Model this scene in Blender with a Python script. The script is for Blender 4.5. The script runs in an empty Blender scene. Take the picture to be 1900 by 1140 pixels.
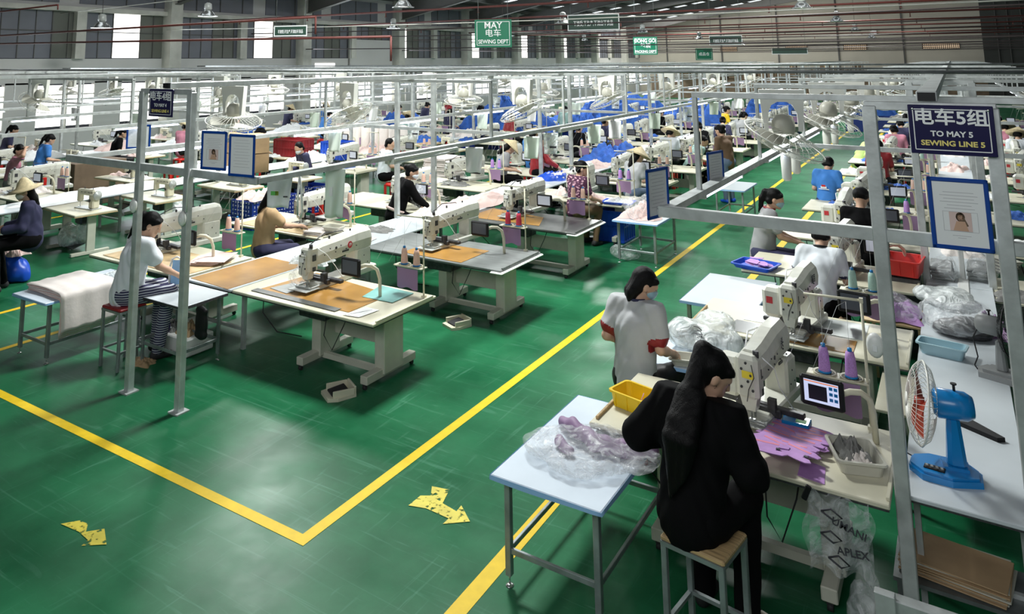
import bpy, math, random
import numpy as np
from mathutils import Vector, Matrix, Euler
random.seed(7)
S = bpy.context.scene
COL = S.collection
PI = math.pi
R = math.radians

# ------------------------------------------------------------------ camera
cam_d = bpy.data.cameras.new('camera'); cam = bpy.data.objects.new('camera', cam_d); COL.objects.link(cam)
YAW, PITCH, ROLL, FPX, CX, CY = -0.592738526, 0.144971555, -0.00686005, 1380.70644, 824.370203, -88.5807717
_cy, _sy, _cp, _sp = math.cos(YAW), math.sin(YAW), math.cos(PITCH), math.sin(PITCH)
_f = Vector((_sy*_cp, _cy*_cp, _sp)); _r = Vector((_cy, -_sy, 0)); _u = _r.cross(_f)
_r2 = math.cos(ROLL)*_r + math.sin(ROLL)*_u; _u2 = -math.sin(ROLL)*_r + math.cos(ROLL)*_u
cam.matrix_world = Matrix(((_r2.x, _u2.x, -_f.x, 0), (_r2.y, _u2.y, -_f.y, 0), (_r2.z, _u2.z, -_f.z, 3.0), (0, 0, 0, 1)))
cam_d.sensor_width = 36; cam_d.sensor_fit = 'HORIZONTAL'
cam_d.lens = FPX/1900*36
cam_d.shift_x = (950-CX)/1900
cam_d.shift_y = -(570-CY)/1900
cam_d.clip_start = 0.05; cam_d.clip_end = 300
S.camera = cam

# ------------------------------------------------------------------ world, exposure
W = bpy.data.worlds.new('world'); S.world = W; W.use_nodes = True
W.node_tree.nodes['Background'].inputs[0].default_value = (0.80, 0.90, 1.0, 1)
W.node_tree.nodes['Background'].inputs[1].default_value = 0.05
S.view_settings.view_transform = 'Standard'; S.view_settings.look = 'None'
S.view_settings.exposure = 0.0; S.view_settings.gamma = 1.0; S.view_settings.use_curve_mapping = False
S.cycles.use_denoising = True
S.cycles.max_bounces = 6; S.cycles.diffuse_bounces = 3; S.cycles.glossy_bounces = 3
S.cycles.transparent_max_bounces = 10; S.cycles.transmission_bounces = 4
S.cycles.sample_clamp_indirect = 4.0

def area_light(name, loc, size, power, rot=(0, 0, 0), size_y=None, color=(1, 1, 1)):
    l = bpy.data.lights.new(name, 'AREA'); l.energy = power; l.color = color
    l.size = size
    if size_y: l.shape = 'RECTANGLE'; l.size_y = size_y
    else: l.shape = 'DISK'
    l.specular_factor = 0.25
    o = bpy.data.objects.new(name, l); COL.objects.link(o); o.location = loc; o.rotation_euler = rot
    return o
# daylight through the roof's translucent sheets, and through the left windows
for (x, y) in ((-5.6, 8.2), (-3.5, 20), (-13, 12), (-12, 28), (-4, 38), (-14, 48)):
    area_light('skylight_and_fill', (x, y, 6.9), 1.1, 830, (0, 0, 0), 1.5, (0.97, 1.0, 0.98))
for y in (15, 27, 40, 54):
    area_light('window_daylight', (-23.2, y, 3.0), 2.0, 300, (0, R(-80), 0), 8.0, (0.85, 0.92, 1.0))

area_light('front_fill', (-1.5, -1.6, 4.6), 7.0, 215, (R(78), 0, R(8)), 2.2, (0.95, 0.98, 1.0))   # unseen fill lamp added behind the camera to brighten the frames and sign
for (x, y, p_) in ((-20, 58, 650), (-11, 58, 330), (-2, 54, 130)): area_light('skylight_and_fill', (x, y, 6.2), 1.5, p_, (R(50), 0, 0), 1.5, (1.0, 0.98, 0.93))  # added fill lamps under the roof, tilted to brighten the far wall

# ------------------------------------------------------------------ materials
def mat(name, col, rough=0.5, metal=0.0, noise=0.0, nscale=20, bump=0.0, bscale=60, alpha=1.0, emit=None, estr=0.0, coat=0.0, spec=0.5, sheen=0.0, stretch=None):
    m = bpy.data.materials.new(name); m.use_nodes = True; nt = m.node_tree; b = nt.nodes['Principled BSDF']
    c = (col[0], col[1], col[2], 1)
    b.inputs['Base Color'].default_value = c
    b.inputs['Roughness'].default_value = rough; b.inputs['Metallic'].default_value = metal
    b.inputs['Specular IOR Level'].default_value = spec
    b.inputs['Alpha'].default_value = alpha; b.inputs['Coat Weight'].default_value = coat
    if sheen: b.inputs['Sheen Weight'].default_value = sheen
    tc = nt.nodes.new('ShaderNodeTexCoord')
    src = tc.outputs['Object']
    if stretch:
        mp = nt.nodes.new('ShaderNodeMapping'); mp.inputs['Scale'].default_value = stretch
        nt.links.new(src, mp.inputs['Vector']); src = mp.outputs['Vector']
    if noise:
        n = nt.nodes.new('ShaderNodeTexNoise'); n.inputs['Scale'].default_value = nscale; n.inputs['Detail'].default_value = 5
        nt.links.new(src, n.inputs['Vector'])
        r = nt.nodes.new('ShaderNodeValToRGB')
        r.color_ramp.elements[0].position = 0.3; r.color_ramp.elements[1].position = 0.7
        r.color_ramp.elements[0].color = tuple(max(0, v*(1-noise)) for v in col)+(1,)
        r.color_ramp.elements[1].color = tuple(min(1, v*(1+noise*0.6)) for v in col)+(1,)
        nt.links.new(n.outputs['Fac'], r.inputs['Fac']); nt.links.new(r.outputs['Color'], b.inputs['Base Color'])
    if bump:
        n2 = nt.nodes.new('ShaderNodeTexNoise'); n2.inputs['Scale'].default_value = bscale; n2.inputs['Detail'].default_value = 4
        nt.links.new(src, n2.inputs['Vector'])
        bp = nt.nodes.new('ShaderNodeBump'); bp.inputs['Strength'].default_value = bump; bp.inputs['Distance'].default_value = 0.02
        nt.links.new(n2.outputs['Fac'], bp.inputs['Height']); nt.links.new(bp.outputs['Normal'], b.inputs['Normal'])
    if emit: 
        b.inputs['Emission Color'].default_value = (*emit, 1); b.inputs['Emission Strength'].default_value = estr
    return m
M = {}
def mk(k, *a, **kw): M[k] = mat(k, *a, **kw); return M[k]
mk('galv', (0.56, 0.59, 0.58), 0.42, 0.35, 0.22, 9, 0.05, 30)
mk('galv_dark', (0.20, 0.22, 0.22), 0.45, 0.6, 0.3, 9)
mk('steel_leg', (0.30, 0.34, 0.34), 0.4, 0.4, 0.3, 8)
mk('cream', (0.68, 0.65, 0.50), 0.42, 0, 0.06, 5)
mk('print_grey', (0.50, 0.50, 0.52), 0.6)
mk('cream_leg', (0.58, 0.58, 0.48), 0.5, 0, 0.10, 6)
mk('white_paint', (0.82, 0.83, 0.80), 0.35, 0, 0.05, 6)
mk('machine', (0.68, 0.68, 0.60), 0.3, 0, 0.08, 12, coat=0.2)
mk('machine_grey', (0.45, 0.47, 0.45), 0.35, 0.1, 0.15, 12)
mk('chrome', (0.65, 0.66, 0.66), 0.2, 0.9)
mk('black', (0.010, 0.010, 0.011), 0.5, spec=0.3)
mk('black_cloth', (0.0035, 0.0035, 0.004), 0.85, spec=0.12)
mk('rubber', (0.02, 0.02, 0.022), 0.7)
mk('darkmetal', (0.07, 0.07, 0.075), 0.4, 0.4, 0.4, 30)
mk('wood', (0.50, 0.35, 0.17), 0.55, 0, 0.35, 6, stretch=(1, 12, 12))
mk('plywood', (0.62, 0.45, 0.24), 0.6, 0, 0.25, 8)
mk('brown_mat', (0.42, 0.22, 0.055), 0.25, 0, 0.22, 3)
mk('grey_mat', (0.22, 0.235, 0.23), 0.35, 0, 0.25, 4, stretch=(1, 6, 1))
mk('darkgrey_mat', (0.10, 0.105, 0.10), 0.3, 0, 0.4, 7)
mk('teal_mat', (0.20, 0.45, 0.42), 0.35, 0, 0.2, 6)
mk('white_top', (0.60, 0.65, 0.68), 0.3, 0, 0.05, 3)
mk('blue_cover', (0.66, 0.75, 0.84), 0.35, 0, 0.05, 4, 0.1, 8)
mk('edge_blue', (0.28, 0.50, 0.78), 0.5)
mk('purple', (0.27, 0.17, 0.30), 0.6)
mk('purple_cut', (0.50, 0.27, 0.60), 0.65, 0, 0.12, 20)
mk('purple_print', (0.75, 0.25, 0.35), 0.6)
mk('pink_cloth', (0.74, 0.56, 0.52), 0.85, 0, 0.08, 6, 0.1, 25)
mk('pale_cloth', (0.76, 0.70, 0.66), 0.85, 0, 0.08, 6, 0.1, 25)
mk('grey_cloth', (0.20, 0.20, 0.19), 0.8, 0, 0.3, 8)
mk('white_cloth', (0.86, 0.88, 0.88), 0.8, 0, 0.08, 8, 0.3, 20)
mk('blue_cloth', (0.03, 0.13, 0.52), 0.75, 0, 0.35, 6, 0.4, 12)
mk('blue_plastic', (0.01, 0.08, 0.55), 0.35)
mk('deepblue_crate', (0.01, 0.035, 0.26), 0.4)
mk('red_plastic', (0.62, 0.025, 0.02), 0.35)
mk('dark_red', (0.28, 0.015, 0.02), 0.5)
mk('yellow_plastic', (0.85, 0.58, 0.015), 0.4)
mk('yellow_sticker', (0.9, 0.72, 0.05), 0.5)
mk('red_sticker', (0.6, 0.04, 0.05), 0.5)
mk('pale_blue_plastic', (0.36, 0.55, 0.62), 0.4)
mk('fan_blue', (0.005, 0.21, 0.55), 0.28, coat=0.3)
mk('fan_grey', (0.30, 0.31, 0.31), 0.4)
mk('fan_red', (0.45, 0.06, 0.03), 0.35)
mk('fan_white', (0.82, 0.82, 0.76), 0.4)
mk('beige_plastic', (0.55, 0.54, 0.46), 0.4)
mk('cardboard', (0.46, 0.31, 0.17), 0.75, 0, 0.15, 5)
mk('dark_carton', (0.16, 0.11, 0.07), 0.8, 0, 0.3, 3)
mk('paper', (0.85, 0.86, 0.86), 0.6)
mk('navy_sign', (0.012, 0.010, 0.065), 0.22, coat=0.4)
mk('sign_green', (0.0, 0.17, 0.085), 0.5)
mk('sign_dark', (0.03, 0.07, 0.05), 0.4)
mk('letter_white', (0.92, 0.93, 0.93), 0.5)
mk('letter_yellow', (0.90, 0.75, 0.22), 0.5)
mk('ink', (0.05, 0.05, 0.06), 0.6)
mk('blue_frame', (0.0, 0.055, 0.32), 0.35)
mk('pipe_red', (0.12, 0.028, 0.022), 0.6)
mk('pipe_dark', (0.03, 0.02, 0.02), 0.6)
mk('straw', (0.72, 0.60, 0.36), 0.7, 0, 0.2, 30)
mk('skin', (0.62, 0.38, 0.26), 0.5, 0, 0.06, 12)
mk('hair', (0.003, 0.0028, 0.003), 0.5, spec=0.16, bump=0.25, bscale=40, stretch=(6, 6, 0.6))
mk('thread_peach', (0.80, 0.52, 0.42), 0.7, 0, 0.15, 200)
mk('thread_red', (0.62, 0.04, 0.09), 0.7, 0, 0.15, 200)
mk('thread_purple', (0.48, 0.26, 0.62), 0.7, 0, 0.2, 120)
mk('thread_mint', (0.45, 0.66, 0.58), 0.7, 0, 0.15, 200)
mk('green_sticker', (0.15, 0.6, 0.12), 0.5)
mk('mint_bag', (0.74, 0.84, 0.74), 0.6)
mk('concrete', (0.44, 0.45, 0.43), 0.8, 0, 0.12, 1.5)
mk('tube_lit', (1, 1, 1), 0.5, emit=(0.70, 0.78, 1.0), estr=5.0)
mk('tube_off', (0.75, 0.78, 0.80), 0.25)
mk('screen_off', (0.11, 0.12, 0.15), 0.12)
mk('screen_pale', (0.45, 0.47, 0.52), 0.3, emit=(0.5, 0.55, 0.65), estr=0.35)
mk('screen_lit', (0.1, 0.1, 0.1), 0.3, emit=(0.62, 0.68, 0.95), estr=0.9)
mk('screen_dark_win', (0.01, 0.012, 0.02), 0.3)
mk('screen_orange', (0.9, 0.25, 0.08), 0.5, emit=(0.9, 0.25, 0.08), estr=0.5)
mk('pane_bright', (1, 1, 1), 0.5, emit=(1.0, 0.97, 0.92), estr=2.4)
mk('pane_grey', (0.16, 0.17, 0.20), 0.5, 0, 0.15, 0.7)
mk('pane_olive', (0.13, 0.14, 0.12), 0.5, 0, 0.15, 0.7)
mk('wall_paint', (0.56, 0.56, 0.55), 0.8, 0, 0.05, 0.6)
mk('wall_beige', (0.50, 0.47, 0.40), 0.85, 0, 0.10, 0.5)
mk('wall_dark', (0.05, 0.055, 0.05), 0.7, 0, 0.3, 0.5)  # dark panels at the right end of the back wall
mk('beam_paint', (0.58, 0.58, 0.53), 0.7, 0, 0.2, 2)
mk('steel_paint', (0.10, 0.10, 0.095), 0.6, 0, 0.2, 1)
mk('roof_sheet', (0.05, 0.05, 0.048), 0.7)
mk('skylight_sheet', (0.8, 0.8, 0.8), 0.5, emit=(0.9, 0.95, 1.0), estr=1.0)
mk('lamp_glow', (1, 1, 1), 0.5, emit=(1.0, 0.97, 0.9), estr=3.0)
mk('brick_vent', (0.5, 0.35, 0.22), 0.8, emit=(1.0, 0.75, 0.5), estr=0.8)
mk('glass_lamp', (0.55, 0.58, 0.58), 0.2, 0.3, alpha=0.7)
# crinkled clear plastic film
def film(name, tint, alpha, bs=14):
    m = bpy.data.materials.new(name); m.use_nodes = True; nt = m.node_tree; b = nt.nodes['Principled BSDF']
    b.inputs['Base Color'].default_value = (*tint, 1); b.inputs['Roughness'].default_value = 0.16
    b.inputs['Specular IOR Level'].default_value = 0.9
    tc = nt.nodes.new('ShaderNodeTexCoord'); n = nt.nodes.new('ShaderNodeTexNoise')
    n.inputs['Scale'].default_value = bs; n.inputs['Detail'].default_value = 6; n.inputs['Distortion'].default_value = 2.0
    nt.links.new(tc.outputs['Object'], n.inputs['Vector'])
    r = nt.nodes.new('ShaderNodeValToRGB'); r.color_ramp.elements[0].position = 0.42; r.color_ramp.elements[1].position = 0.62
    r.color_ramp.elements[0].color = (alpha*0.55,)*3+(1,); r.color_ramp.elements[1].color = (min(1, alpha*1.7),)*3+(1,)
    nt.links.new(n.outputs['Fac'], r.inputs['Fac']); nt.links.new(r.outputs['Color'], b.inputs['Alpha'])
    bp = nt.nodes.new('ShaderNodeBump'); bp.inputs['Strength'].default_value = 0.9; bp.inputs['Distance'].default_value = 0.03
    nt.links.new(n.outputs['Fac'], bp.inputs['Height']); nt.links.new(bp.outputs['Normal'], b.inputs['Normal'])
    M[name] = m
film('film', (0.85, 0.88, 0.90), 0.26, 9)
film('film_clear', (0.80, 0.84, 0.86), 0.22, 9)
film('film_white', (0.86, 0.91, 0.90), 0.78, 7)
def floor_mat():
    m = bpy.data.materials.new('green_floor'); m.use_nodes = True; nt = m.node_tree; b = nt.nodes['Principled BSDF']; L = nt.links.new
    tc = nt.nodes.new('ShaderNodeTexCoord')
    n = nt.nodes.new('ShaderNodeTexNoise'); n.inputs['Scale'].default_value = 0.9; n.inputs['Detail'].default_value = 8; n.inputs['Roughness'].default_value = 0.62
    L(tc.outputs['Object'], n.inputs['Vector'])
    r = nt.nodes.new('ShaderNodeValToRGB'); r.color_ramp.elements[0].position = 0.36; r.color_ramp.elements[1].position = 0.66
    r.color_ramp.elements[0].color = (0.005, 0.090, 0.034, 1); r.color_ramp.elements[1].color = (0.022, 0.170, 0.072, 1)
    L(n.outputs['Fac'], r.inputs['Fac'])
    # pale scuffs: thin stretched noise in two directions
    last = r.outputs['Color']
    for ang, sc, lo, hi in ((0.35, (0.9, 12, 1), 0.60, 0.72), (-0.75, (14, 1.0, 1), 0.62, 0.74), (-0.1, (2.0, 30, 1), 0.66, 0.76)):
        mp = nt.nodes.new('ShaderNodeMapping'); mp.inputs['Rotation'].default_value = (0, 0, ang); mp.inputs['Scale'].default_value = sc
        L(tc.outputs['Object'], mp.inputs['Vector'])
        s = nt.nodes.new('ShaderNodeTexNoise'); s.inputs['Scale'].default_value = 1.0; s.inputs['Detail'].default_value = 4; s.inputs['Distortion'].default_value = 1.6
        L(mp.outputs['Vector'], s.inputs['Vector'])
        rr = nt.nodes.new('ShaderNodeValToRGB'); rr.color_ramp.elements[0].position = lo; rr.color_ramp.elements[1].position = hi
        rr.color_ramp.elements[1].color = (0.17, 0.17, 0.17, 1)
        L(s.outputs['Fac'], rr.inputs['Fac'])
        mx = nt.nodes.new('ShaderNodeMix'); mx.data_type = 'RGBA'
        L(rr.outputs['Color'], mx.inputs[0]); L(last, mx.inputs[6]); mx.inputs[7].default_value = (0.18, 0.42, 0.30, 1)
        last = mx.outputs[2]
    L(last, b.inputs['Base Color'])
    b.inputs['Roughness'].default_value = 0.32; b.inputs['Specular IOR Level'].default_value = 0.14
    n3 = nt.nodes.new('ShaderNodeTexNoise'); n3.inputs['Scale'].default_value = 2.5; n3.inputs['Detail'].default_value = 6
    L(tc.outputs['Object'], n3.inputs['Vector'])
    mr = nt.nodes.new('ShaderNodeMapRange'); mr.inputs[3].default_value = 0.22; mr.inputs[4].default_value = 0.5
    L(n3.outputs['Fac'], mr.inputs[0]); L(mr.outputs[0], b.inputs['Roughness'])
    bp = nt.nodes.new('ShaderNodeBump'); bp.inputs['Strength'].default_value = 0.08; bp.inputs['Distance'].default_value = 0.02
    L(n3.outputs['Fac'], bp.inputs['Height']); L(bp.outputs['Normal'], b.inputs['Normal'])
    M['floor'] = m
floor_mat()
def striped():
    m = mk('striped', (0.03, 0.03, 0.09), 0.8); nt = m.node_tree; b = nt.nodes['Principled BSDF']
    tc = nt.nodes.new('ShaderNodeTexCoord'); w = nt.nodes.new('ShaderNodeTexWave'); w.bands_direction = 'Z'; w.inputs['Scale'].default_value = 14; w.inputs['Distortion'].default_value = 1.2; w.inputs['Detail Scale'].default_value = 0.6
    nt.links.new(tc.outputs['Object'], w.inputs['Vector']); r = nt.nodes.new('ShaderNodeValToRGB'); r.color_ramp.interpolation = 'CONSTANT'
    r.color_ramp.elements[0].color = (0.02, 0.02, 0.07, 1); r.color_ramp.elements[1].position = 0.62; r.color_ramp.elements[1].color = (0.45, 0.47, 0.52, 1)
    nt.links.new(w.outputs['Color'], r.inputs['Fac']); nt.links.new(r.outputs['Color'], b.inputs['Base Color'])
striped()
mk('floor_yellow', (0.80, 0.55, 0.02), 0.5, 0, 0.08, 14, spec=0.2)
def worn_yellow():
    m = mk('worn_yellow', (0.66, 0.56, 0.03), 0.5, 0, 0.2, 8); nt = m.node_tree; b = nt.nodes['Principled BSDF']
    tc = nt.nodes.new('ShaderNodeTexCoord'); n = nt.nodes.new('ShaderNodeTexNoise'); n.inputs['Scale'].default_value = 22; n.inputs['Detail'].default_value = 8
    nt.links.new(tc.outputs['Object'], n.inputs['Vector'])
    r = nt.nodes.new('ShaderNodeValToRGB'); r.color_ramp.elements[0].position = 0.36; r.color_ramp.elements[1].position = 0.46
    nt.links.new(n.outputs['Fac'], r.inputs['Fac']); nt.links.new(r.outputs['Color'], b.inputs['Alpha'])
worn_yellow()

# ------------------------------------------------------------------ mesh builder
class MB:
    def __init__(s): s.v = []; s.f = []; s.mi = []; s.sm = []; s.m = 0; s.x = Matrix.Identity(4)
    def add(s, vs, fs, smooth=False):
        k = len(s.v); X = s.x
        s.v += [tuple(X @ Vector(p)) for p in vs]
        s.f += [tuple(i+k for i in f) for f in fs]; s.mi += [s.m]*len(fs); s.sm += [smooth]*len(fs)
        return s
    def box(s, c, d, b=0.0, rz=0.0, ry=0.0, rx=0.0, taper=1.0):
        hx, hy, hz = d[0]/2, d[1]/2, d[2]/2
        E = Euler((rx, ry, rz)).to_matrix() if (rz or ry or rx) else None
        b = min(b, hx*0.9, hy*0.9, hz*0.9)
        if b <= 0:
            vs = [(sx*hx*(taper if sz > 0 else 1), sy*hy*(taper if sz > 0 else 1), sz*hz) for sz in (-1, 1) for sx, sy in ((-1, -1), (1, -1), (1, 1), (-1, 1))]
            fs = [(3, 2, 1, 0), (4, 5, 6, 7), (0, 1, 5, 4), (1, 2, 6, 5), (2, 3, 7, 6), (3, 0, 4, 7)]
        else:  # chamfered: four rings
            def ring(x, y, z, cx):
                return [(-x+cx, -y, z), (x-cx, -y, z), (x, -y+cx, z), (x, y-cx, z), (x-cx, y, z), (-x+cx, y, z), (-x, y-cx, z), (-x, -y+cx, z)]
            t = taper
            vs = ring(hx-b, hy-b, -hz, b*0.5)+ring(hx, hy, -hz+b, b)+ring(hx*t, hy*t, hz-b, b)+ring(hx*t-b, hy*t-b, hz, b*0.5)
            fs = [tuple(range(7, -1, -1)), tuple(range(24, 32))]
            for r in range(3):
                for i in range(8):
                    j = (i+1) % 8; fs.append((r*8+i, r*8+j, r*8+8+j, r*8+8+i))
        o = []
        for p in vs:
            p = Vector(p)
            if E: p = E @ p
            o.append((p.x+c[0], p.y+c[1], p.z+c[2]))
        return s.add(o, fs)
    def cyl(s, a, b, r0, r1=None, n=12, cap=True, smooth=True):
        if r1 is None: r1 = r0
        a = Vector(a); b = Vector(b); d = (b-a).normalized()
        q = Vector((0, 0, 1)) if abs(d.z) < 0.9 else Vector((1, 0, 0))
        u = d.cross(q).normalized(); w = d.cross(u)
        vs = []
        for P, r in ((a, r0), (b, r1)):
            for i in range(n):
                t = 2*PI*i/n; vs.append(tuple(P+u*math.cos(t)*r+w*math.sin(t)*r))
        s.add(vs, [(i, (i+1) % n, n+(i+1) % n, n+i) for i in range(n)], smooth)
        if cap:
            k = len(s.v)-2*n
            s.f += [tuple(k+i for i in range(n-1, -1, -1)), tuple(k+n+i for i in range(n))]; s.mi += [s.m]*2; s.sm += [False]*2
        return s
    def tube(s, pts, r, n=8, closed=False, rs=None):
        P = [Vector(p) for p in pts]; N = len(P); vs = []; up = None
        for i, p in enumerate(P):
            if closed: t = (P[(i+1) % N]-P[i-1])
            else: t = P[min(i+1, N-1)]-P[max(i-1, 0)]
            t.normalize()
            if up is None:
                up = Vector((0, 0, 1)) if abs(t.z) < 0.9 else Vector((1, 0, 0))
            u = t.cross(up)
            if u.length < 1e-4: u = t.cross(Vector((1, 0.3, 0)))
            u.normalize(); w = t.cross(u).normalized(); up = -w if False else up
            rr = rs[i] if rs else r
            for k in range(n):
                a = 2*PI*k/n; vs.append(tuple(p+u*math.cos(a)*rr+w*math.sin(a)*rr))
        fs = []
        for i in range(N if closed else N-1):
            j = (i+1) % N
            for k in range(n): l = (k+1) % n; fs.append((i*n+k, i*n+l, j*n+l, j*n+k))
        if not closed: fs += [tuple(range(n-1, -1, -1)), tuple((N-1)*n+k for k in range(n))]
        return s.add(vs, fs, True)
    def lathe(s, prof, c=(0, 0, 0), n=20, axis='z', sx=1.0, sy=1.0):
        vs = []
        for r, z in prof:
            for i in range(n):
                t = 2*PI*i/n; x, y = r*math.cos(t)*sx, r*math.sin(t)*sy
                p = (x, y, z) if axis == 'z' else ((z, x, y) if axis == 'x' else (x, z, y))
                vs.append((p[0]+c[0], p[1]+c[1], p[2]+c[2]))
        fs = [(k*n+i, k*n+(i+1) % n, (k+1)*n+(i+1) % n, (k+1)*n+i) for k in range(len(prof)-1) for i in range(n)]
        if prof[0][0] > 1e-6: fs.append(tuple(range(n-1, -1, -1)))
        if prof[-1][0] > 1e-6: fs.append(tuple((len(prof)-1)*n+i for i in range(n)))
        return s.add(vs, fs, True)
    def prism(s, poly, z0, z1, axis='z', smooth=False):
        n = len(poly)
        def P(a, b, h): return (a, b, h) if axis == 'z' else ((h, a, b) if axis == 'x' else (a, h, b))
        vs = [P(a, b, z0) for a, b in poly]+[P(a, b, z1) for a, b in poly]
        s.add(vs, [(i, (i+1) % n, n+(i+1) % n, n+i) for i in range(n)], smooth)
        k = len(s.v)-2*n
        s.f += [tuple(k+i for i in range(n-1, -1, -1)), tuple(k+n+i for i in range(n))]; s.mi += [s.m]*2; s.sm += [False]*2
        return s
    def grid(s, fn, nu, nv, smooth=True):
        vs = [fn(i/nu, j/nv) for j in range(nv+1) for i in range(nu+1)]
        w = nu+1
        return s.add(vs, [(j*w+i, j*w+i+1, (j+1)*w+i+1, (j+1)*w+i) for j in range(nv) for i in range(nu)], smooth)
    def mesh(s, name, mats):
        me = bpy.data.meshes.new(name); me.from_pydata(s.v, [], s.f)
        for m in (mats if isinstance(mats, (list, tuple)) else [mats]): me.materials.append(M[m] if isinstance(m, str) else m)
        me.polygons.foreach_set('material_index', s.mi); me.polygons.foreach_set('use_smooth', s.sm); me.update()
        return me
    def build(s, name, mats, parent=None, loc=None, rz=0):
        o = bpy.data.objects.new(name, s.mesh(name, mats)); COL.objects.link(o)
        if parent: o.parent = parent
        if loc: o.location = loc
        if rz: o.rotation_euler = (0, 0, rz)
        return o
def tag(o, label, cat, group=None, kind=None):
    if label: o['label'] = label
    if cat: o['category'] = cat
    if group: o['group'] = group
    if kind: o['kind'] = kind
    return o
def thing(name, label, cat, loc=(0, 0, 0), rz=0, group=None):
    o = bpy.data.objects.new(name, None); COL.objects.link(o); o.location = loc; o.rotation_euler = (0, 0, rz)
    o.empty_display_size = 0.1
    return tag(o, label, cat, group)
def struct(name, mb, mats, parent=None):
    o = mb.build(name, mats, parent); o['kind'] = 'structure'; return o
def kids(o): return [c for c in KID.get(o.name, [])]
def dup(root, loc, rz, label, group=None, name=None):
    r = root.copy(); COL.objects.link(r); r.location = loc; r.rotation_euler = (0, 0, rz); r['label'] = label
    if group: r['group'] = group
    elif 'group' in r: del r['group']
    for ch in list(root.children):
        c = ch.copy(); COL.objects.link(c); c.parent = r
        for g in list(ch.children):
            d = g.copy(); COL.objects.link(d); d.parent = c
    return r
def recolor(o, old, new):
    for ob in [o]+list(o.children_recursive):
        if ob.type != 'MESH': continue
        for i, sl in enumerate(ob.material_slots):
            if ob.data.materials[i] == M[old]: sl.link = 'OBJECT'; sl.material = M[new]
def lettering(text, size, m, parent, loc, rot=(PI/2, 0, 0), name='lettering', bold=0.0, align='CENTER', wscale=1.0):
    c = bpy.data.curves.new('lettering', 'FONT'); c.body = text; c.size = size; c.align_x = align; c.align_y = 'CENTER'
    c.extrude = 0.0012; c.offset = bold; c.resolution_u = 3
    o = bpy.data.objects.new('tmp', c); COL.objects.link(o)
    bpy.context.view_layer.update()
    me = bpy.data.meshes.new_from_object(o.evaluated_get(bpy.context.evaluated_depsgraph_get()))
    bpy.data.objects.remove(o); bpy.data.curves.remove(c)
    me.materials.clear(); me.materials.append(M[m]); me.name = name
    t = bpy.data.objects.new(name, me); COL.objects.link(t); t.parent = parent; t.location = loc; t.rotation_euler = rot; t.scale = (wscale, 1, 1)
    return t
ORD = ['first', 'second', 'third', 'fourth', 'fifth', 'sixth', 'seventh', 'eighth', 'ninth', 'tenth', 'eleventh', 'twelfth', 'thirteenth', 'fourteenth', 'fifteenth', 'sixteenth', 'seventeenth', 'eighteenth', 'nineteenth', 'twentieth', 'twenty-first', 'twenty-second', 'twenty-third', 'twenty-fourth', 'twenty-fifth', 'twenty-sixth', 'twenty-seventh', 'twenty-eighth', 'twenty-ninth', 'thirtieth']

# ------------------------------------------------------------------ the hall
XL, YB = -24.0, 68.0
mb = MB(); mb.add([(XL, -1, 0), (9, -1, 0), (9, YB, 0), (XL, YB, 0)], [(0, 1, 2, 3)]); struct('floor', mb, 'floor')
def strip(x0, y0, x1, y1, w=0.075):
    d = Vector((x1-x0, y1-y0)); n = Vector((-d.y, d.x)).normalized()*w/2
    k = max(1, int(d.length/2)); mb = MB()
    def fn(u, v):
        p = Vector((x0, y0))+d*u+n*(2*v-1); return (p.x, p.y, 0.002)
    mb.grid(fn, k, 1, False); return mb
def corner_line(pts, w):
    m = MB(); P = [Vector(p) for p in pts]; vs = []
    for i, p in enumerate(P):
        a = (P[i]-P[i-1]).normalized() if i else (P[1]-P[0]).normalized(); b = (P[i+1]-P[i]).normalized() if i < len(P)-1 else a
        na, nb = Vector((-a.y, a.x)), Vector((-b.y, b.x)); n = (na+nb).normalized(); k = w/2/max(0.3, n.dot(na))
        vs += [(p.x+n.x*k, p.y+n.y*k, 0.002), (p.x-n.x*k, p.y-n.y*k, 0.002)]
    m.add(vs, [(2*i, 2*i+1, 2*i+3, 2*i+2) for i in range(len(P)-1)]); return m
struct('trim_1', corner_line([(-8.7, 3.8), (-3.67, 3.8), (-3.74, 14.0), (-3.86, 66)], 0.085), 'floor_yellow')
struct('trim_2', corner_line([(-2.47, -0.5), (-2.53, 5.1), (-2.55, 9), (-2.6, 66)], 0.105), 'floor_yellow')
struct('trim_3', corner_line([(-8.62, 3.5), (-8.66, 12), (-8.7, 66)], 0.075), 'floor_yellow')
struct('trim_4', corner_line([(-9.85, 4.6), (-9.9, 66)], 0.075), 'floor_yellow')
struct('trim_5', corner_line([(-14.9, 4.6), (-14.9, 66)], 0.075), 'floor_yellow')
def arrow(poly, label):
    mb = MB(); mb.add([(x, y, 0.0035) for x, y in poly], [tuple(range(len(poly)))]); o = mb.build('floor_arrow', 'worn_yellow'); tag(o, label, 'floor marking')
arrow([(-3.33, 4.46), (-3.33, 4.6), (-3.27, 4.64), (-3.33, 4.74), (-3.20, 4.77), (-3.15, 4.61), (-3.02, 4.585), (-3.03, 4.66), (-2.885, 4.54), (-3.02, 4.42), (-3.02, 4.49), (-3.21, 4.50)], 'worn yellow bent floor arrow beside the corner of the aisle line')
arrow([(-5.12, 3.04), (-5.05, 3.13), (-4.97, 3.14), (-4.90, 3.085), (-4.83, 3.17), (-4.67, 3.085), (-4.79, 2.99), (-4.81, 3.045), (-4.94, 3.06)], 'worn yellow floor arrow in the open floor at the lower left')

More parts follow.
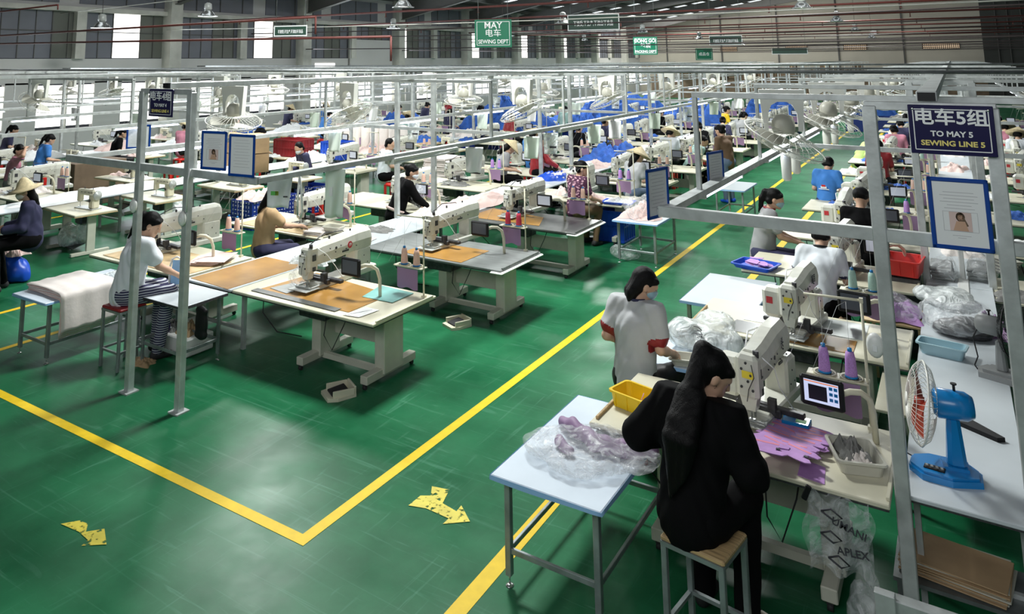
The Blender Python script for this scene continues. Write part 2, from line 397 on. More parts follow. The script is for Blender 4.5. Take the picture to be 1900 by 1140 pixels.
# left wall, with its lower windows, ledge, upper panes and columns
cols = [6.4, 10.4, 17.3, 24.1, 31.0, 37.6, 43.8, 50.4, 57.0, 63.6]
mb = MB()
mb.box((XL-0.1, 33.5, 0.45), (0.2, 69, 0.9)); mb.box((XL-0.1, 33.5, 2.75), (0.2, 69, 0.8)); 
y = -0.5
for a in range(24):   # piers between lower windows
    yy = 1.0+a*2.9
    mb.box((XL-0.1, yy+2.4, 1.65), (0.2, 1.0, 1.5))
mb.box((XL-0.12, 33.5, 5.75), (0.2, 69, 2.0))
struct('wall_left', mb, 'wall_paint')
mb = MB()
mb.box((XL+0.10, 33.5, 4.78), (0.26, 69, 0.16))
struct('trim_6', mb, 'beam_paint')
mb = MB()
for i, yc in enumerate(cols):
    mb.box((XL+0.2, yc, 3.1), (0.5, 0.5, 6.2))
    mb.box((XL+0.1, yc+3.4, 4.0), (0.22, 0.34, 1.7))
struct('trim_7', mb, 'beam_paint')
brightY = {15.46, 21.86, 31.9, 38.5, 45.0, 51.5, 58.0}
n = 1
for a in range(24):
    yy = 1.0+a*2.9
    mb = MB(); mb.box((XL-0.06, yy+0.95, 1.65), (0.02, 1.9, 1.3)); pane = mb
    mb.m = 1; mb.box((XL+0.0, yy+0.95, 1.65), (0.05, 0.05, 1.5)); mb.box((XL, yy+0.95, 2.0), (0.05, 1.9, 0.04))
    struct('window_%d' % n, pane, ['pane_bright', 'beam_paint']); n += 1
yy = 3.4
k = 0
while yy < 67:
    bright = [b for b in brightY if yy <= b < yy+1.1]
    near_col = min(abs(yy+0.5-c) for c in cols)
    mb = MB()
    mb.box((XL-0.05, yy+0.53, 3.95), (0.03, 1.04, 1.55)); mb.m = 1
    mb.box((XL-0.03, yy, 3.95), (0.05, 0.03, 1.55)); mb.box((XL-0.03, yy+0.53, 4.05), (0.05, 1.04, 0.03))
    mb.box((XL-0.03, yy+0.53, 3.95), (0.05, 0.02, 1.55)) if not bright else None
    struct('window_%d' % n, mb, ['pane_bright' if bright else ('pane_grey' if (k % 3) else 'pane_olive'), 'steel_paint']); n += 1
    yy += 1.06; k += 1
for k in range(16):
    mb = MB(); mb.box((XL+0.0, 3.2+k*4.1, 5.45), (0.03, 3.4, 0.95)); mb.m = 1
    for q in (-1.13, 0, 1.13): mb.box((XL+0.02, 3.2+k*4.1+q, 5.45), (0.05, 0.03, 0.95))
    struct('window_%d' % n, mb, ['pane_grey', 'steel_paint']); n += 1
# one extra bright opening low on the wall
mb = MB(); mb.box((XL+0.02, 25.7, 2.05), (0.03, 1.3, 1.75)); struct('window_%d' % n, mb, 'pane_bright'); n += 1
# low partition boxes against the wall between columns
mb = MB(); mb.box((XL+0.12, 28.9, 3.35), (0.06, 3.2, 1.4)); struct('trim_8', mb, 'wall_paint')
# back wall
RS = 0.15
def roofz(x): return 6.1+(x-XL)*RS if x < 6 else 6.1+(6-XL)*RS-(x-6)*RS
mb = MB(); mb.prism([(XL, 0), (2.0, 0), (2.0, roofz(2)), (XL, roofz(XL))], YB, YB+0.2, 'y'); struct('wall_back', mb, 'wall_beige')
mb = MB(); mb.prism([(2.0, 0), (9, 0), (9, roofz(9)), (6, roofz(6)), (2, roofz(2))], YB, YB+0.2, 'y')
struct('wall_back_right', mb, 'wall_dark')
mb = MB()
for x in (-21.4, -16.6, -12.0, -7.5, -3.0): mb.box((x, YB-0.06, 4), (0.10, 0.12, 8.0 if x > -14 else 6.6))
for x in (2.9, 3.6, 4.4, 5.2): mb.box((x, YB-0.06, 4.5), (0.05, 0.1, 9))
for z in (3.6, 5.2, 6.8): mb.box((5, YB-0.05, z), (6, 0.08, 0.06))
struct('trim_9', mb, 'steel_paint')
n2 = 0
for x, w in ((-16.0, 1.4), (-10.6, 1.7), (-6.3, 1.7), (-0.6, 2.4)):
    t = thing('vent_grille', 'lit honeycomb vent opening, %s from the left in the far wall' % ORD[n2], 'vent', (x, YB-0.05, 3.85)); n2 += 1
    m_ = MB(); m_.box((0, 0, 0), (w, 0.05, 0.42)); m_.build('frame', 'dark_carton', t)
    g = MB(); g.box((0, -0.035, 0), (w-0.1, 0.03, 0.36)); g.build('opening', 'brick_vent', t)
    g = MB()
    for q in range(int(w/0.13)): g.box((-w/2+0.06+q*0.13, -0.06, 0), (0.05, 0.04, 0.40))
    for q in (-1, 1): g.box((0, -0.065, q*0.07), (w-0.04, 0.04, 0.05))
    g.build('grille', 'dark_carton', t)
t = MB(); t.box((-4.9, YB-0.1, 5.0), (0.35, 0.1, 0.3)); tag(t.build('sensor_box', 'paper'), 'small white box mounted high on the beige far wall', 'wall box')
# roof: sheets, skylights, purlins, rafters
mb = MB(); mb.add([(XL, -1, roofz(XL)), (6, -1, roofz(6)), (6, YB, roofz(6)), (XL, YB, roofz(XL))], [(0, 3, 2, 1)])
mb.add([(6, -1, roofz(6)), (9, -1, roofz(9)), (9, YB, roofz(9)), (6, YB, roofz(6))], [(0, 3, 2, 1)])
struct('ceiling', mb, 'roof_sheet')
mb = MB()
for yc in np.arange(12, 67, 3.3):
    mb.add([(XL+2, yc, roofz(XL+2)-0.02), (5.8, yc, roofz(5.8)-0.02), (5.8, yc+0.9, roofz(5.8)-0.02), (XL+2, yc+0.9, roofz(XL+2)-0.02)], [(0, 3, 2, 1)])
struct('window_%d' % n, mb, 'skylight_sheet'); n += 1
mb = MB()
for x in np.arange(XL+1, 6, 1.35): mb.box((x, 33.5, roofz(x)-0.13), (0.07, 69, 0.2))
struct('trim_10', mb, 'steel_paint')
mb = MB()
for yc in cols[1:]:
    for (xa, xb, da, db) in ((XL, XL+6, 0.8, 0.5), (XL+6, 6, 0.5, 0.6)):
        za, zb = roofz(xa)-0.25, roofz(xb)-0.25
        mb.prism([(xa, za-da), (xb, zb-db), (xb, zb), (xa, za)], yc-0.015, yc+0.015, 'y')
        mb.prism([(xa, za-da-0.02), (xb, zb-db-0.02), (xb, zb-db), (xa, za-da)], yc-0.12, yc+0.12, 'y')
struct('trim_11', mb, 'steel_paint')


# ------------------------------------------------------------------ organic figures: distance fields polygonised into one smooth skin
def seg_sdf(P, a, b, ra, rb):
    a = np.array(a, float); b = np.array(b, float); d = b-a; L2 = max(1e-9, d@d)
    h = np.clip(((P-a)@d)/L2, 0, 1)
    return np.linalg.norm(P-a-h[..., None]*d, axis=-1)-(ra+(rb-ra)*h)
def ell_sdf(P, c, r, rot=None):
    q = P-np.array(c, float)
    if rot is not None: q = q@rot
    r = np.array(r, float); k0 = np.linalg.norm(q/r, axis=-1); k1 = np.linalg.norm(q/(r*r), axis=-1)+1e-9
    return k0*(k0-1)/k1
def polygonise(prims, h, k=0.02, warp=None, cut=None):
    """prims: ('s',a,b,ra,rb[,k]) or ('e',c,r[,rot]); returns verts, quads"""
    lo = np.array([1e9]*3); hi = -lo
    for p in prims:
        if p[0] == 's': m_ = max(p[3], p[4]); pts = [p[1], p[2]]
        else: m_ = max(p[2]); pts = [p[1]]
        for q in pts: lo = np.minimum(lo, np.array(q)-m_); hi = np.maximum(hi, np.array(q)+m_)
    lo -= 4*h+k; hi += 4*h+k
    n = np.ceil((hi-lo)/h).astype(int)+1
    F = np.full(n, 1.0, np.float32)
    ax = [lo[i]+h*np.arange(n[i]) for i in range(3)]
    for p in prims:
        if p[0] == 's': m_ = max(p[3], p[4]); pts = np.array([p[1], p[2]])
        else: m_ = max(p[2]); pts = np.array([p[1]])
        mg = m_+3*h+k*1.5
        a = np.clip(np.floor((pts.min(0)-mg-lo)/h).astype(int), 0, n); b = np.clip(np.ceil((pts.max(0)+mg-lo)/h).astype(int)+1, 0, n)
        sl = tuple(slice(a[i], b[i]) for i in range(3))
        P = np.stack(np.meshgrid(*[ax[i][sl[i]] for i in range(3)], indexing='ij'), -1)
        if p[0] == 's': D = seg_sdf(P, p[1], p[2], p[3], p[4]); kk = p[5] if len(p) > 5 else k
        else: D = ell_sdf(P, p[1], p[2], p[3] if len(p) > 3 else None); kk = k
        O = F[sl]; hh = np.maximum(kk-np.abs(O-D), 0)/kk
        F[sl] = np.minimum(O, D)-hh*hh*kk*0.25
    if warp or cut:
        P = np.stack(np.meshgrid(*ax, indexing='ij'), -1)
        if warp: F = F+warp(P)
        if cut:
            F = np.maximum(F, cut(P))
    I = F < 0
    c = [I[a:n[0]-1+a, b:n[1]-1+b, d:n[2]-1+d] for a in (0, 1) for b in (0, 1) for d in (0, 1)]
    cnt = sum(x.astype(np.int8) for x in c); act = (cnt > 0) & (cnt < 8)
    idx = -np.ones(act.shape, int); ijk = np.argwhere(act); idx[act] = np.arange(len(ijk))
    acc = np.zeros((len(ijk), 3)); w = np.zeros(len(ijk))
    corners = [(a, b, d) for a in (0, 1) for b in (0, 1) for d in (0, 1)]
    vals = {cc: F[ijk[:, 0]+cc[0], ijk[:, 1]+cc[1], ijk[:, 2]+cc[2]] for cc in corners}
    for u in corners:
        for d in range(3):
            if u[d]: continue
            v = tuple(u[i]+(i == d) for i in range(3)); A, B = vals[u], vals[v]; m_ = (A < 0) != (B < 0)
            t = np.where(m_, A/(A-B+1e-12), 0); pt = np.array(u, float)[None]+np.eye(3)[d][None]*t[:, None]
            acc += pt*m_[:, None]; w += m_
    V = lo+(ijk+acc/w[:, None])*h
    Q = []
    for d in range(3):
        e = [(1, 2), (2, 0), (0, 1)][d]
        sA = [slice(1, -1)]*3; sA[d] = slice(0, -1); sB = list(sA); sB[d] = slice(1, None)
        A, B = I[tuple(sA)], I[tuple(sB)]; X = np.argwhere(A != B); 
        if not len(X): continue
        pos = X.copy(); pos[:, e[0]] += 1; pos[:, e[1]] += 1
        flip = ~A[tuple(X.T)]
        def cell(o1, o2):
            c_ = pos.copy(); c_[:, e[0]] -= o1; c_[:, e[1]] -= o2; return idx[tuple(c_.T)]
        q = np.stack([cell(1, 1), cell(0, 1), cell(0, 0), cell(1, 0)], 1)
        q[flip] = q[flip][:, ::-1]; Q.append(q)
    Q = np.concatenate(Q); Q = Q[(Q >= 0).all(1)]
    return V, Q
def np_mesh(name, V, Q, mats, mi=None):
    me = bpy.data.meshes.new(name)
    me.vertices.add(len(V)); me.vertices.foreach_set('co', np.asarray(V, np.float32).ravel())
    me.loops.add(len(Q)*4); me.loops.foreach_set('vertex_index', Q.astype(np.int32).ravel())
    me.polygons.add(len(Q)); me.polygons.foreach_set('loop_start', np.arange(0, len(Q)*4, 4, dtype=np.int32))
    for m in mats: me.materials.append(M[m])
    if mi is not None: me.polygons.foreach_set('material_index', mi.astype(np.int32))
    me.polygons.foreach_set('use_smooth', np.ones(len(Q), bool)); me.update(calc_edges=True); me.validate()
    return me
def blob(name, prims, m, h=0.012, k=0.02, parent=None, warp=None, cut=None, loc=None, rz=0, smooth=1, colour=None, mats=None):
    V, Q = polygonise(prims, h, k, warp, cut)
    for _ in range(smooth):   # one Laplacian pass
        acc = np.zeros_like(V); w = np.zeros(len(V))
        for a in range(4):
            i, j = Q[:, a], Q[:, (a+1) % 4]
            np.add.at(acc, i, V[j]); np.add.at(w, i, 1); np.add.at(acc, j, V[i]); np.add.at(w, j, 1)
        V = V*0.5+0.5*acc/np.maximum(w, 1)[:, None]
    mi = colour(V[Q].mean(1)) if colour else None
    o = bpy.data.objects.new(name, np_mesh(name, V, Q, mats or [m], mi)); COL.objects.link(o)
    if parent: o.parent = parent
    if loc: o.location = loc
    if rz: o.rotation_euler = (0, 0, rz)
    return o
def wrinkle(amp, f=1.0, seed=0):
    def w(P):
        x, y, z = P[..., 0], P[..., 1], P[..., 2]
        return amp*(np.sin(38*f*z+9*np.sin(11*x+seed)+6*y)*0.5+np.sin(31*f*x+25*f*z*0.6+5*np.sin(13*y+seed))*0.35+np.sin(57*f*(z*.5+y*.8)+4*np.sin(17*x+seed*2))*0.25)
    return w
def rotm(yaw, pitch, roll=0.0):
    return np.array(Euler((pitch, roll, yaw), 'XYZ').to_matrix())
def ik(sh, tgt, l1, l2, pole):
    sh, tgt, pole = map(lambda q: np.array(q, float), (sh, tgt, pole)); d = tgt-sh; L = np.linalg.norm(d)
    if L > (l1+l2)*0.98: tgt = sh+d/L*(l1+l2)*0.98; d = tgt-sh; L = np.linalg.norm(d)
    u = d/L; p = pole-u*(pole@u); p /= np.linalg.norm(p)+1e-9
    a = (l1*l1-l2*l2+L*L)/(2*L); hgt = math.sqrt(max(0, l1*l1-a*a))
    return sh+u*a+p*hgt, tgt

def person(label, loc, head_dir, seat=0.55, lean=0.35, side=0.0, look=(0.0, -0.5), hands=((-0.15, 0.33, 0.24), (0.17, 0.33, 0.24)), shirt='white_cloth', pants='black', skin='skin', hair='bun', sleeves='short', collar=None, cuffs=None, hat=None, mask=None, stand=False, res=0.013, loose=0.0, extra=None, scale=1.0, legspread=0.10, pattern=None, category='person', group=None, torso=0.50, belt=None, pole=(0.35, -0.6, -1.0)):
    """head_dir = heading in radians (0 looks along +Y, positive turns left)."""
    t = thing('person', label, category, (loc[0], loc[1], 0), head_dir, group)
    hz = (seat+0.09) if not stand else 0.84
    hip = np.array([0, 0, hz])
    ln = lean
    up = np.array([math.sin(side), math.sin(ln), math.cos(ln)]); up /= np.linalg.norm(up)
    ch = hip+up*(torso*0.68); nk = hip+up*torso
    nk = nk+np.array([0, 0.015, 0])
    sw = 0.150
    rt = np.array([math.cos(side*0.6), 0, -math.sin(side*0.6)])
    shL, shR = nk-rt*sw-up*0.035, nk+rt*sw-up*0.035
    Rh = rotm(look[0], look[1])
    hc = nk+up*0.07+np.array([0, 0.01, 0.0])+Rh@np.array([0, 0.03, 0.075])
    def H(x, y, z): return tuple(hc+Rh@np.array([x, y, z]))
    arms = []; handp = []
    for s_, sh, tg in ((-1, shL, hands[0]), (1, shR, hands[1])):
        tg = np.array([tg[0], tg[1], hz-0.09+tg[2]]) if not stand else np.array(tg, float)
        el, wr = ik(sh, tg, 0.27, 0.24, (s_*pole[0], pole[1], pole[2])); arms.append((sh, el, wr))
        fwd = (wr-el)/np.linalg.norm(wr-el); fwd = fwd*0.8+np.array([-s_*0.25, 0.15, -0.25]); fwd /= np.linalg.norm(fwd)
        sd = np.cross(fwd, [0, 0, 1.0]); sd /= np.linalg.norm(sd); dn = np.cross(sd, fwd)
        palm = wr+fwd*0.05
        handp.append(('s', wr, palm, 0.024, 0.031, 0.02)); handp.append(('s', palm-sd*0.018, palm+sd*0.018+fwd*0.02, 0.018, 0.018, 0.015))
        for fi, (o, L) in enumerate(((-0.030, 0.062), (-0.010, 0.075), (0.010, 0.071), (0.029, 0.056))):
            b0 = palm+sd*o*s_*-1+fwd*0.025; b1 = b0+fwd*L*0.55-dn*0.002; b2 = b1+(fwd*0.55-dn*0.8*(-1 if dn[2] < 0 else 1))*L*0.5
            handp += [('s', b0, b1, 0.0095, 0.0088, 0.006), ('s', b1, b2, 0.0088, 0.0075, 0.006)]
        tb = palm+sd*0.028*s_*(1 if s_ < 0 else 1)*-1*(-1); th = wr+fwd*0.03-sd*s_*0.025
        handp += [('s', wr+fwd*0.02-sd*s_*0.018, wr+fwd*0.055-sd*s_*0.048, 0.013, 0.011, 0.008), ('s', wr+fwd*0.055-sd*s_*0.048, wr+fwd*0.09-sd*s_*0.05, 0.011, 0.009, 0.006)]
    if stand:
        legs = [((-0.09, 0, 0.80), (-0.10, 0.02, 0.44), (-0.10, -0.01, 0.08)), ((0.09, 0, 0.80), (0.10, 0.04, 0.44), (0.11, 0.02, 0.08))]
    else:
        kz = seat+0.05
        legs = [((-0.09, 0.02, hz-0.02), (-legspread-0.03, 0.40, kz), (-legspread-0.02, 0.36, 0.09)), ((0.09, 0.02, hz-0.02), (legspread+0.03, 0.40, kz), (legspread+0.04, 0.30, 0.09))]
    body = [('s', hip, ch, 0.115, 0.115), ('s', ch, nk-up*0.04, 0.11, 0.07), ('s', shL, shR, 0.055, 0.055), ('s', nk-up*0.03, tuple(hc-Rh@np.array([0, 0.02, 0.05])), 0.052, 0.048)]
    # head: skull, jaw, chin, nose, brow, ears
    body += [('e', H(0, 0, 0.02), (0.076, 0.095, 0.098), Rh), ('e', H(0, 0.030, -0.045), (0.058, 0.062, 0.062), Rh), ('s', H(0, 0.078, -0.085), H(0, 0.072, -0.082), 0.020, 0.02),
             ('s', H(0, 0.094, 0.012), H(0, 0.108, -0.022), 0.010, 0.014, 0.012), ('s', H(-0.028, 0.083, 0.026), H(0.028, 0.083, 0.026), 0.014, 0.014),
             ('s', H(-0.018, 0.088, -0.055), H(0.018, 0.088, -0.055), 0.010, 0.010), ('e', H(-0.078, -0.005, -0.005), (0.012, 0.02, 0.032), Rh), ('e', H(0.078, -0.005, -0.005), (0.012, 0.02, 0.032), Rh)]
    for sh, el, wr in arms: body += [('s', sh, el, 0.048, 0.036), ('s', el, el+(wr-el)*0.4, 0.038, 0.035), ('s', el+(wr-el)*0.4, wr, 0.035, 0.023)]
    for a, b, c in legs:
        c = np.array(c); body += [('s', a, b, 0.082, 0.055), ('s', b, (np.array(b)*0.62+c*0.38)+np.array([0, -0.012, 0]), 0.054, 0.05), ('s', (np.array(b)*0.62+c*0.38), c, 0.048, 0.03)]
        body += [('s', c-np.array([0, 0.03, 0.045]), c+np.array([0, 0.12, -0.055]), 0.036, 0.026)]
    body += handp
    blob('body', body, skin, res if res < 0.012 else res*0.9, 0.02, t)
    L = loose
    tk = 0.016+L
    top = [('s', hip+up*0.02, ch, 0.128+tk*0.6, 0.122+tk*0.6), ('s', hip-up*0.03, hip+up*0.1, 0.135+tk*0.8, 0.125+tk*0.8), ('s', hip+up*0.05-rt*0.03, ch-rt*0.045, 0.11+L, 0.105+L), ('s', hip+up*0.05+rt*0.03, ch+rt*0.045, 0.11+L, 0.105+L), ('s', ch, nk-up*0.045, 0.12+L, 0.07+L*0.3), ('s', ch-rt*0.07-up*0.02, shL-up*0.03, 0.10+L, 0.075+L), ('s', ch+rt*0.07-up*0.02, shR-up*0.03, 0.10+L, 0.075+L), ('s', shL, shR, 0.055+tk, 0.055+tk)]
    for sh, el, wr in arms:
        if sleeves == 'short': e = sh+(el-sh)*0.66; top += [('s', sh, e, 0.056+tk, 0.052+tk)]
        else: top += [('s', sh, el, 0.058+tk, 0.046+tk), ('s', el, el+(wr-el)*(0.86), 0.046+tk, 0.032+tk*0.8)]
    wr_ = wrinkle(0.0045+L*0.12, 1.0, loc[0])
    colr = None; mats = None
    rims = []
    if sleeves == 'short' and cuffs:
        mats = [shirt, cuffs]
        ends = [(sh+(el-sh)*0.60, sh, el) for sh, el, wr in arms]
        def colr(C):
            m_ = np.zeros(len(C), int)
            for e, sh, el in ends:
                d = (el-sh)/np.linalg.norm(el-sh); q = C-sh; s_ = q@d; rad = np.linalg.norm(q-s_[:, None]*d, axis=1)
                m_[(s_ > np.linalg.norm(e-sh)+0.030) & (s_ < np.linalg.norm(e-sh)+0.12) & (rad < 0.078+L)] = 1
            return m_
    if pattern:
        mats = [shirt, pattern]
        def colr(C):
            v = np.sin(61*C[:, 0]+3*np.sin(40*C[:, 2]))*np.sin(67*C[:, 2]+2*np.sin(33*C[:, 1]))*np.sin(52*C[:, 1]+1)
            return (v > 0.28).astype(int)
    cutn = None
    pn = nk; upn = up
    def cutn(P): return ((P-pn)@upn)-0.028     # neckline
    blob('shirt', top, shirt, res, 0.03, t, wr_, cutn, colour=colr, mats=mats)
    leg = []
    for a, b, c in legs:
        c = np.array(c); leg += [('s', a, b, 0.096+L*0.5, 0.07+L*0.5), ('s', b, c, 0.066+L*0.5, 0.048+L*0.7)]
    leg += [('s', hip-rt*0.05, hip+rt*0.05, 0.122, 0.122), ('s', hip-rt*0.05-np.array([0, 0.03, 0.015]), hip+rt*0.05-np.array([0, 0.03, 0.015]), 0.115, 0.115)]
    blob('trousers', leg, pants, res*1.1, 0.03, t, wrinkle(0.004, 0.8, loc[1]))
    if collar:
        mb_ = MB(); ring = []
        for a in range(14):
            an = 2*PI*a/14; q = nk+up*0.022+rt*math.cos(an)*0.064+np.cross(up, rt)*math.sin(an)*0.064; ring.append(tuple(q))
        mb_.tube(ring, 0.013, 6, True); mb_.build('collar', collar, t)
    if belt:
        mb_ = MB(); ring = []
        for a in range(18):
            an = 2*PI*a/18; q = hip+up*0.07+rt*math.cos(an)*0.165+np.cross(up, rt)*math.sin(an)*0.15; ring.append(tuple(q))
        mb_.tube(ring, 0.026, 8, True); mb_.build('waist_sash', belt, t)
    for (a, b, c), s_ in zip(legs, (-1, 1)):
        c = np.array(c); blob('shoe', [('s', c-np.array([0, 0.035, 0.05]), c+np.array([0, 0.13, -0.058]), 0.040, 0.032), ('s', c-np.array([0, 0.02, 0.03]), c+np.array([0, 0.03, -0.03]), 0.042, 0.04)], 'rubber' if not isinstance(extra, dict) else extra.get('shoe', 'rubber'), 0.012, 0.02, t, cut=lambda P: 0.005-P[..., 2])
    # hair
    hp = [('e', H(0, -0.022, 0.040), (0.087, 0.098, 0.098), Rh), ('s', H(-0.04, -0.055, -0.03), H(0.04, -0.055, -0.03), 0.048, 0.048)]
    A = np.array
    if hair == 'pony':
        hp += [('s', H(0, -0.085, 0.065), H(0, -0.125, 0.05), 0.03, 0.038), ('s', H(0, -0.125, 0.05), H(0.005, -0.145, -0.04), 0.038, 0.036), ('s', H(0.005, -0.145, -0.04), H(-0.01, -0.135, -0.13), 0.036, 0.028), ('s', H(-0.01, -0.135, -0.13), H(-0.005, -0.14, -0.22), 0.026, 0.010)]
    elif hair == 'longpony':
        bk = np.cross(up, rt); bk = -bk if bk[1] > 0 else bk   # out of the back
        q0 = nk+bk*0.105+up*0.03; q1 = nk+bk*0.175-up*0.10; q2 = ch+bk*0.20; q3 = hip+up*0.10+bk*0.19
        hp += [('s', H(0, -0.06, 0.09), H(0, -0.10, 0.085), 0.03, 0.036), ('s', H(0, -0.10, 0.085), q0, 0.05, 0.055), ('s', q0, q1, 0.055, 0.055)]
        for o_ in (-0.038, 0.0, 0.038): hp += [('s', q0+rt*o_, q1+rt*o_*1.2, 0.045, 0.046), ('s', q1+rt*o_*1.2, q2+rt*o_*1.3, 0.046, 0.042), ('s', q2+rt*o_*1.3, q3+rt*o_*0.7-up*abs(o_), 0.042, 0.012)]
    elif hair == 'long':
        hp += [('s', H(-0.03, -0.06, 0), A(H(-0.04, -0.085, -0.12)), 0.055, 0.05), ('s', H(0.03, -0.06, 0), A(H(0.03, -0.085, -0.12)), 0.055, 0.05), ('s', A(H(0, -0.085, -0.11)), A(H(0, -0.10, -0.22)), 0.06, 0.04), ('s', A(H(0.0, -0.10, -0.22)), A(H(0, -0.1, -0.27)), 0.04, 0.014)]
    elif hair == 'shoulder':
        hp += [('s', H(-0.035, -0.055, 0), A(H(-0.045, -0.075, -0.10)), 0.05, 0.045), ('s', H(0.035, -0.055, 0), A(H(0.035, -0.075, -0.10)), 0.05, 0.045), ('s', A(H(-0.04, -0.08, -0.09)), A(H(-0.04, -0.07, -0.17)), 0.035, 0.010), ('s', A(H(0.03, -0.08, -0.09)), A(H(0.04, -0.06, -0.19)), 0.04, 0.010)]
    elif hair == 'bun': hp += [('e', H(0, -0.12, 0.05), (0.045, 0.04, 0.045))]
    elif hair == 'cap': hp = [('e', H(0, -0.01, 0.045), (0.092, 0.108, 0.096), Rh)]
    if hair in ('pony', 'long', 'longpony', 'bun', 'shoulder'): hp += [('s', H(-0.052, 0.055, 0.066), H(0.052, 0.055, 0.066), 0.030, 0.030), ('s', H(-0.070, 0.03, 0.02), H(-0.074, 0.02, -0.045), 0.014, 0.008, 0.01), ('s', H(0.070, 0.03, 0.02), H(0.074, 0.02, -0.045), 0.014, 0.008, 0.01)]
    Rt = Rh; hcc = hc
    def facecut(P):
        q = (P-hcc)@Rt
        a = np.minimum(q[..., 1]-0.018-np.maximum(q[..., 2]-0.01, 0)*1.3, 0.058-q[..., 2])   # in front of the ears and under the fringe
        b_ = np.minimum(-0.048-q[..., 2], q[..., 1]+0.045)
        return np.maximum(a, b_ if hair in ('short', 'cap') else -1)
    def strands(P):
        q = (P-hcc)@Rt; return 0.0022*np.sin(230*q[..., 0]+30*q[..., 1])
    blob('hair', hp, 'hair', min(res, 0.011), 0.02, t, strands, facecut, mats=['hair'])
    if hair == 'cap':
        blob('cap', [('e', H(0, -0.012, 0.052), (0.096, 0.112, 0.092), Rh), ('s', H(-0.03, 0.10, 0.055), H(0.03, 0.10, 0.055), 0.03, 0.03)], 'black', 0.011, 0.02, t, cut=lambda P: -0.0-((P-hcc)@Rt)[..., 2]+0.012)
    if res < 0.0125 or mask:
        for s_ in (-1, 1):
            e = MB(); e.x = Matrix.Translation(Vector(H(s_*0.030, 0.083, 0.010))) @ Matrix(Rh.tolist()).to_4x4(); e.lathe([(0, -0.008), (0.008, -0.005), (0.0135, 0), (0.008, 0.006), (0, 0.008)], n=8, axis='y', sx=1, sy=0.55); e.build('eye', 'ink', t)
    if mask:
        blob('face_mask', [('e', H(0, 0.040, -0.035), (0.064, 0.070, 0.052), Rh), ('s', H(0, 0.10, -0.012), H(0, 0.085, -0.06), 0.02, 0.022)], mask, 0.009, 0.02, t, cut=lambda P: np.maximum(0.012-((P-hcc)@Rt)[..., 1], ((P-hcc)@Rt)[..., 2]+0.0))
        e = MB()
        for s_ in (-1, 1):
            e.tube([H(s_*0.062, 0.035, -0.012), H(s_*0.082, -0.005, 0.01), H(s_*0.084, -0.02, -0.01), H(s_*0.06, 0.03, -0.05)], 0.0022, 4); 
        e.build('mask_loop', 'paper', t)
    if hat:
        e = MB(); e.x = Matrix.Translation(Vector(H(0, -0.012, 0.075))) @ Matrix(Rh.tolist()).to_4x4()
        if hat == 'cone': e.lathe([(0.235, -0.055), (0.19, -0.025), (0.12, 0.03), (0.05, 0.085), (0.004, 0.12), (0.0, 0.118), (0.05, 0.08), (0.12, 0.024), (0.19, -0.031), (0.235, -0.055)], n=28)
        else: e.lathe([(0.225, -0.035), (0.15, -0.02), (0.115, 0.0), (0.085, 0.055), (0.05, 0.10), (0.015, 0.125), (0.0, 0.125)], n=28); e.lathe([(0.22, -0.04), (0.15, -0.027), (0.10, -0.01)], n=28)
        e.build('conical_hat', 'straw', t)
    if scale != 1.0: t.scale = (scale,)*3
    return t

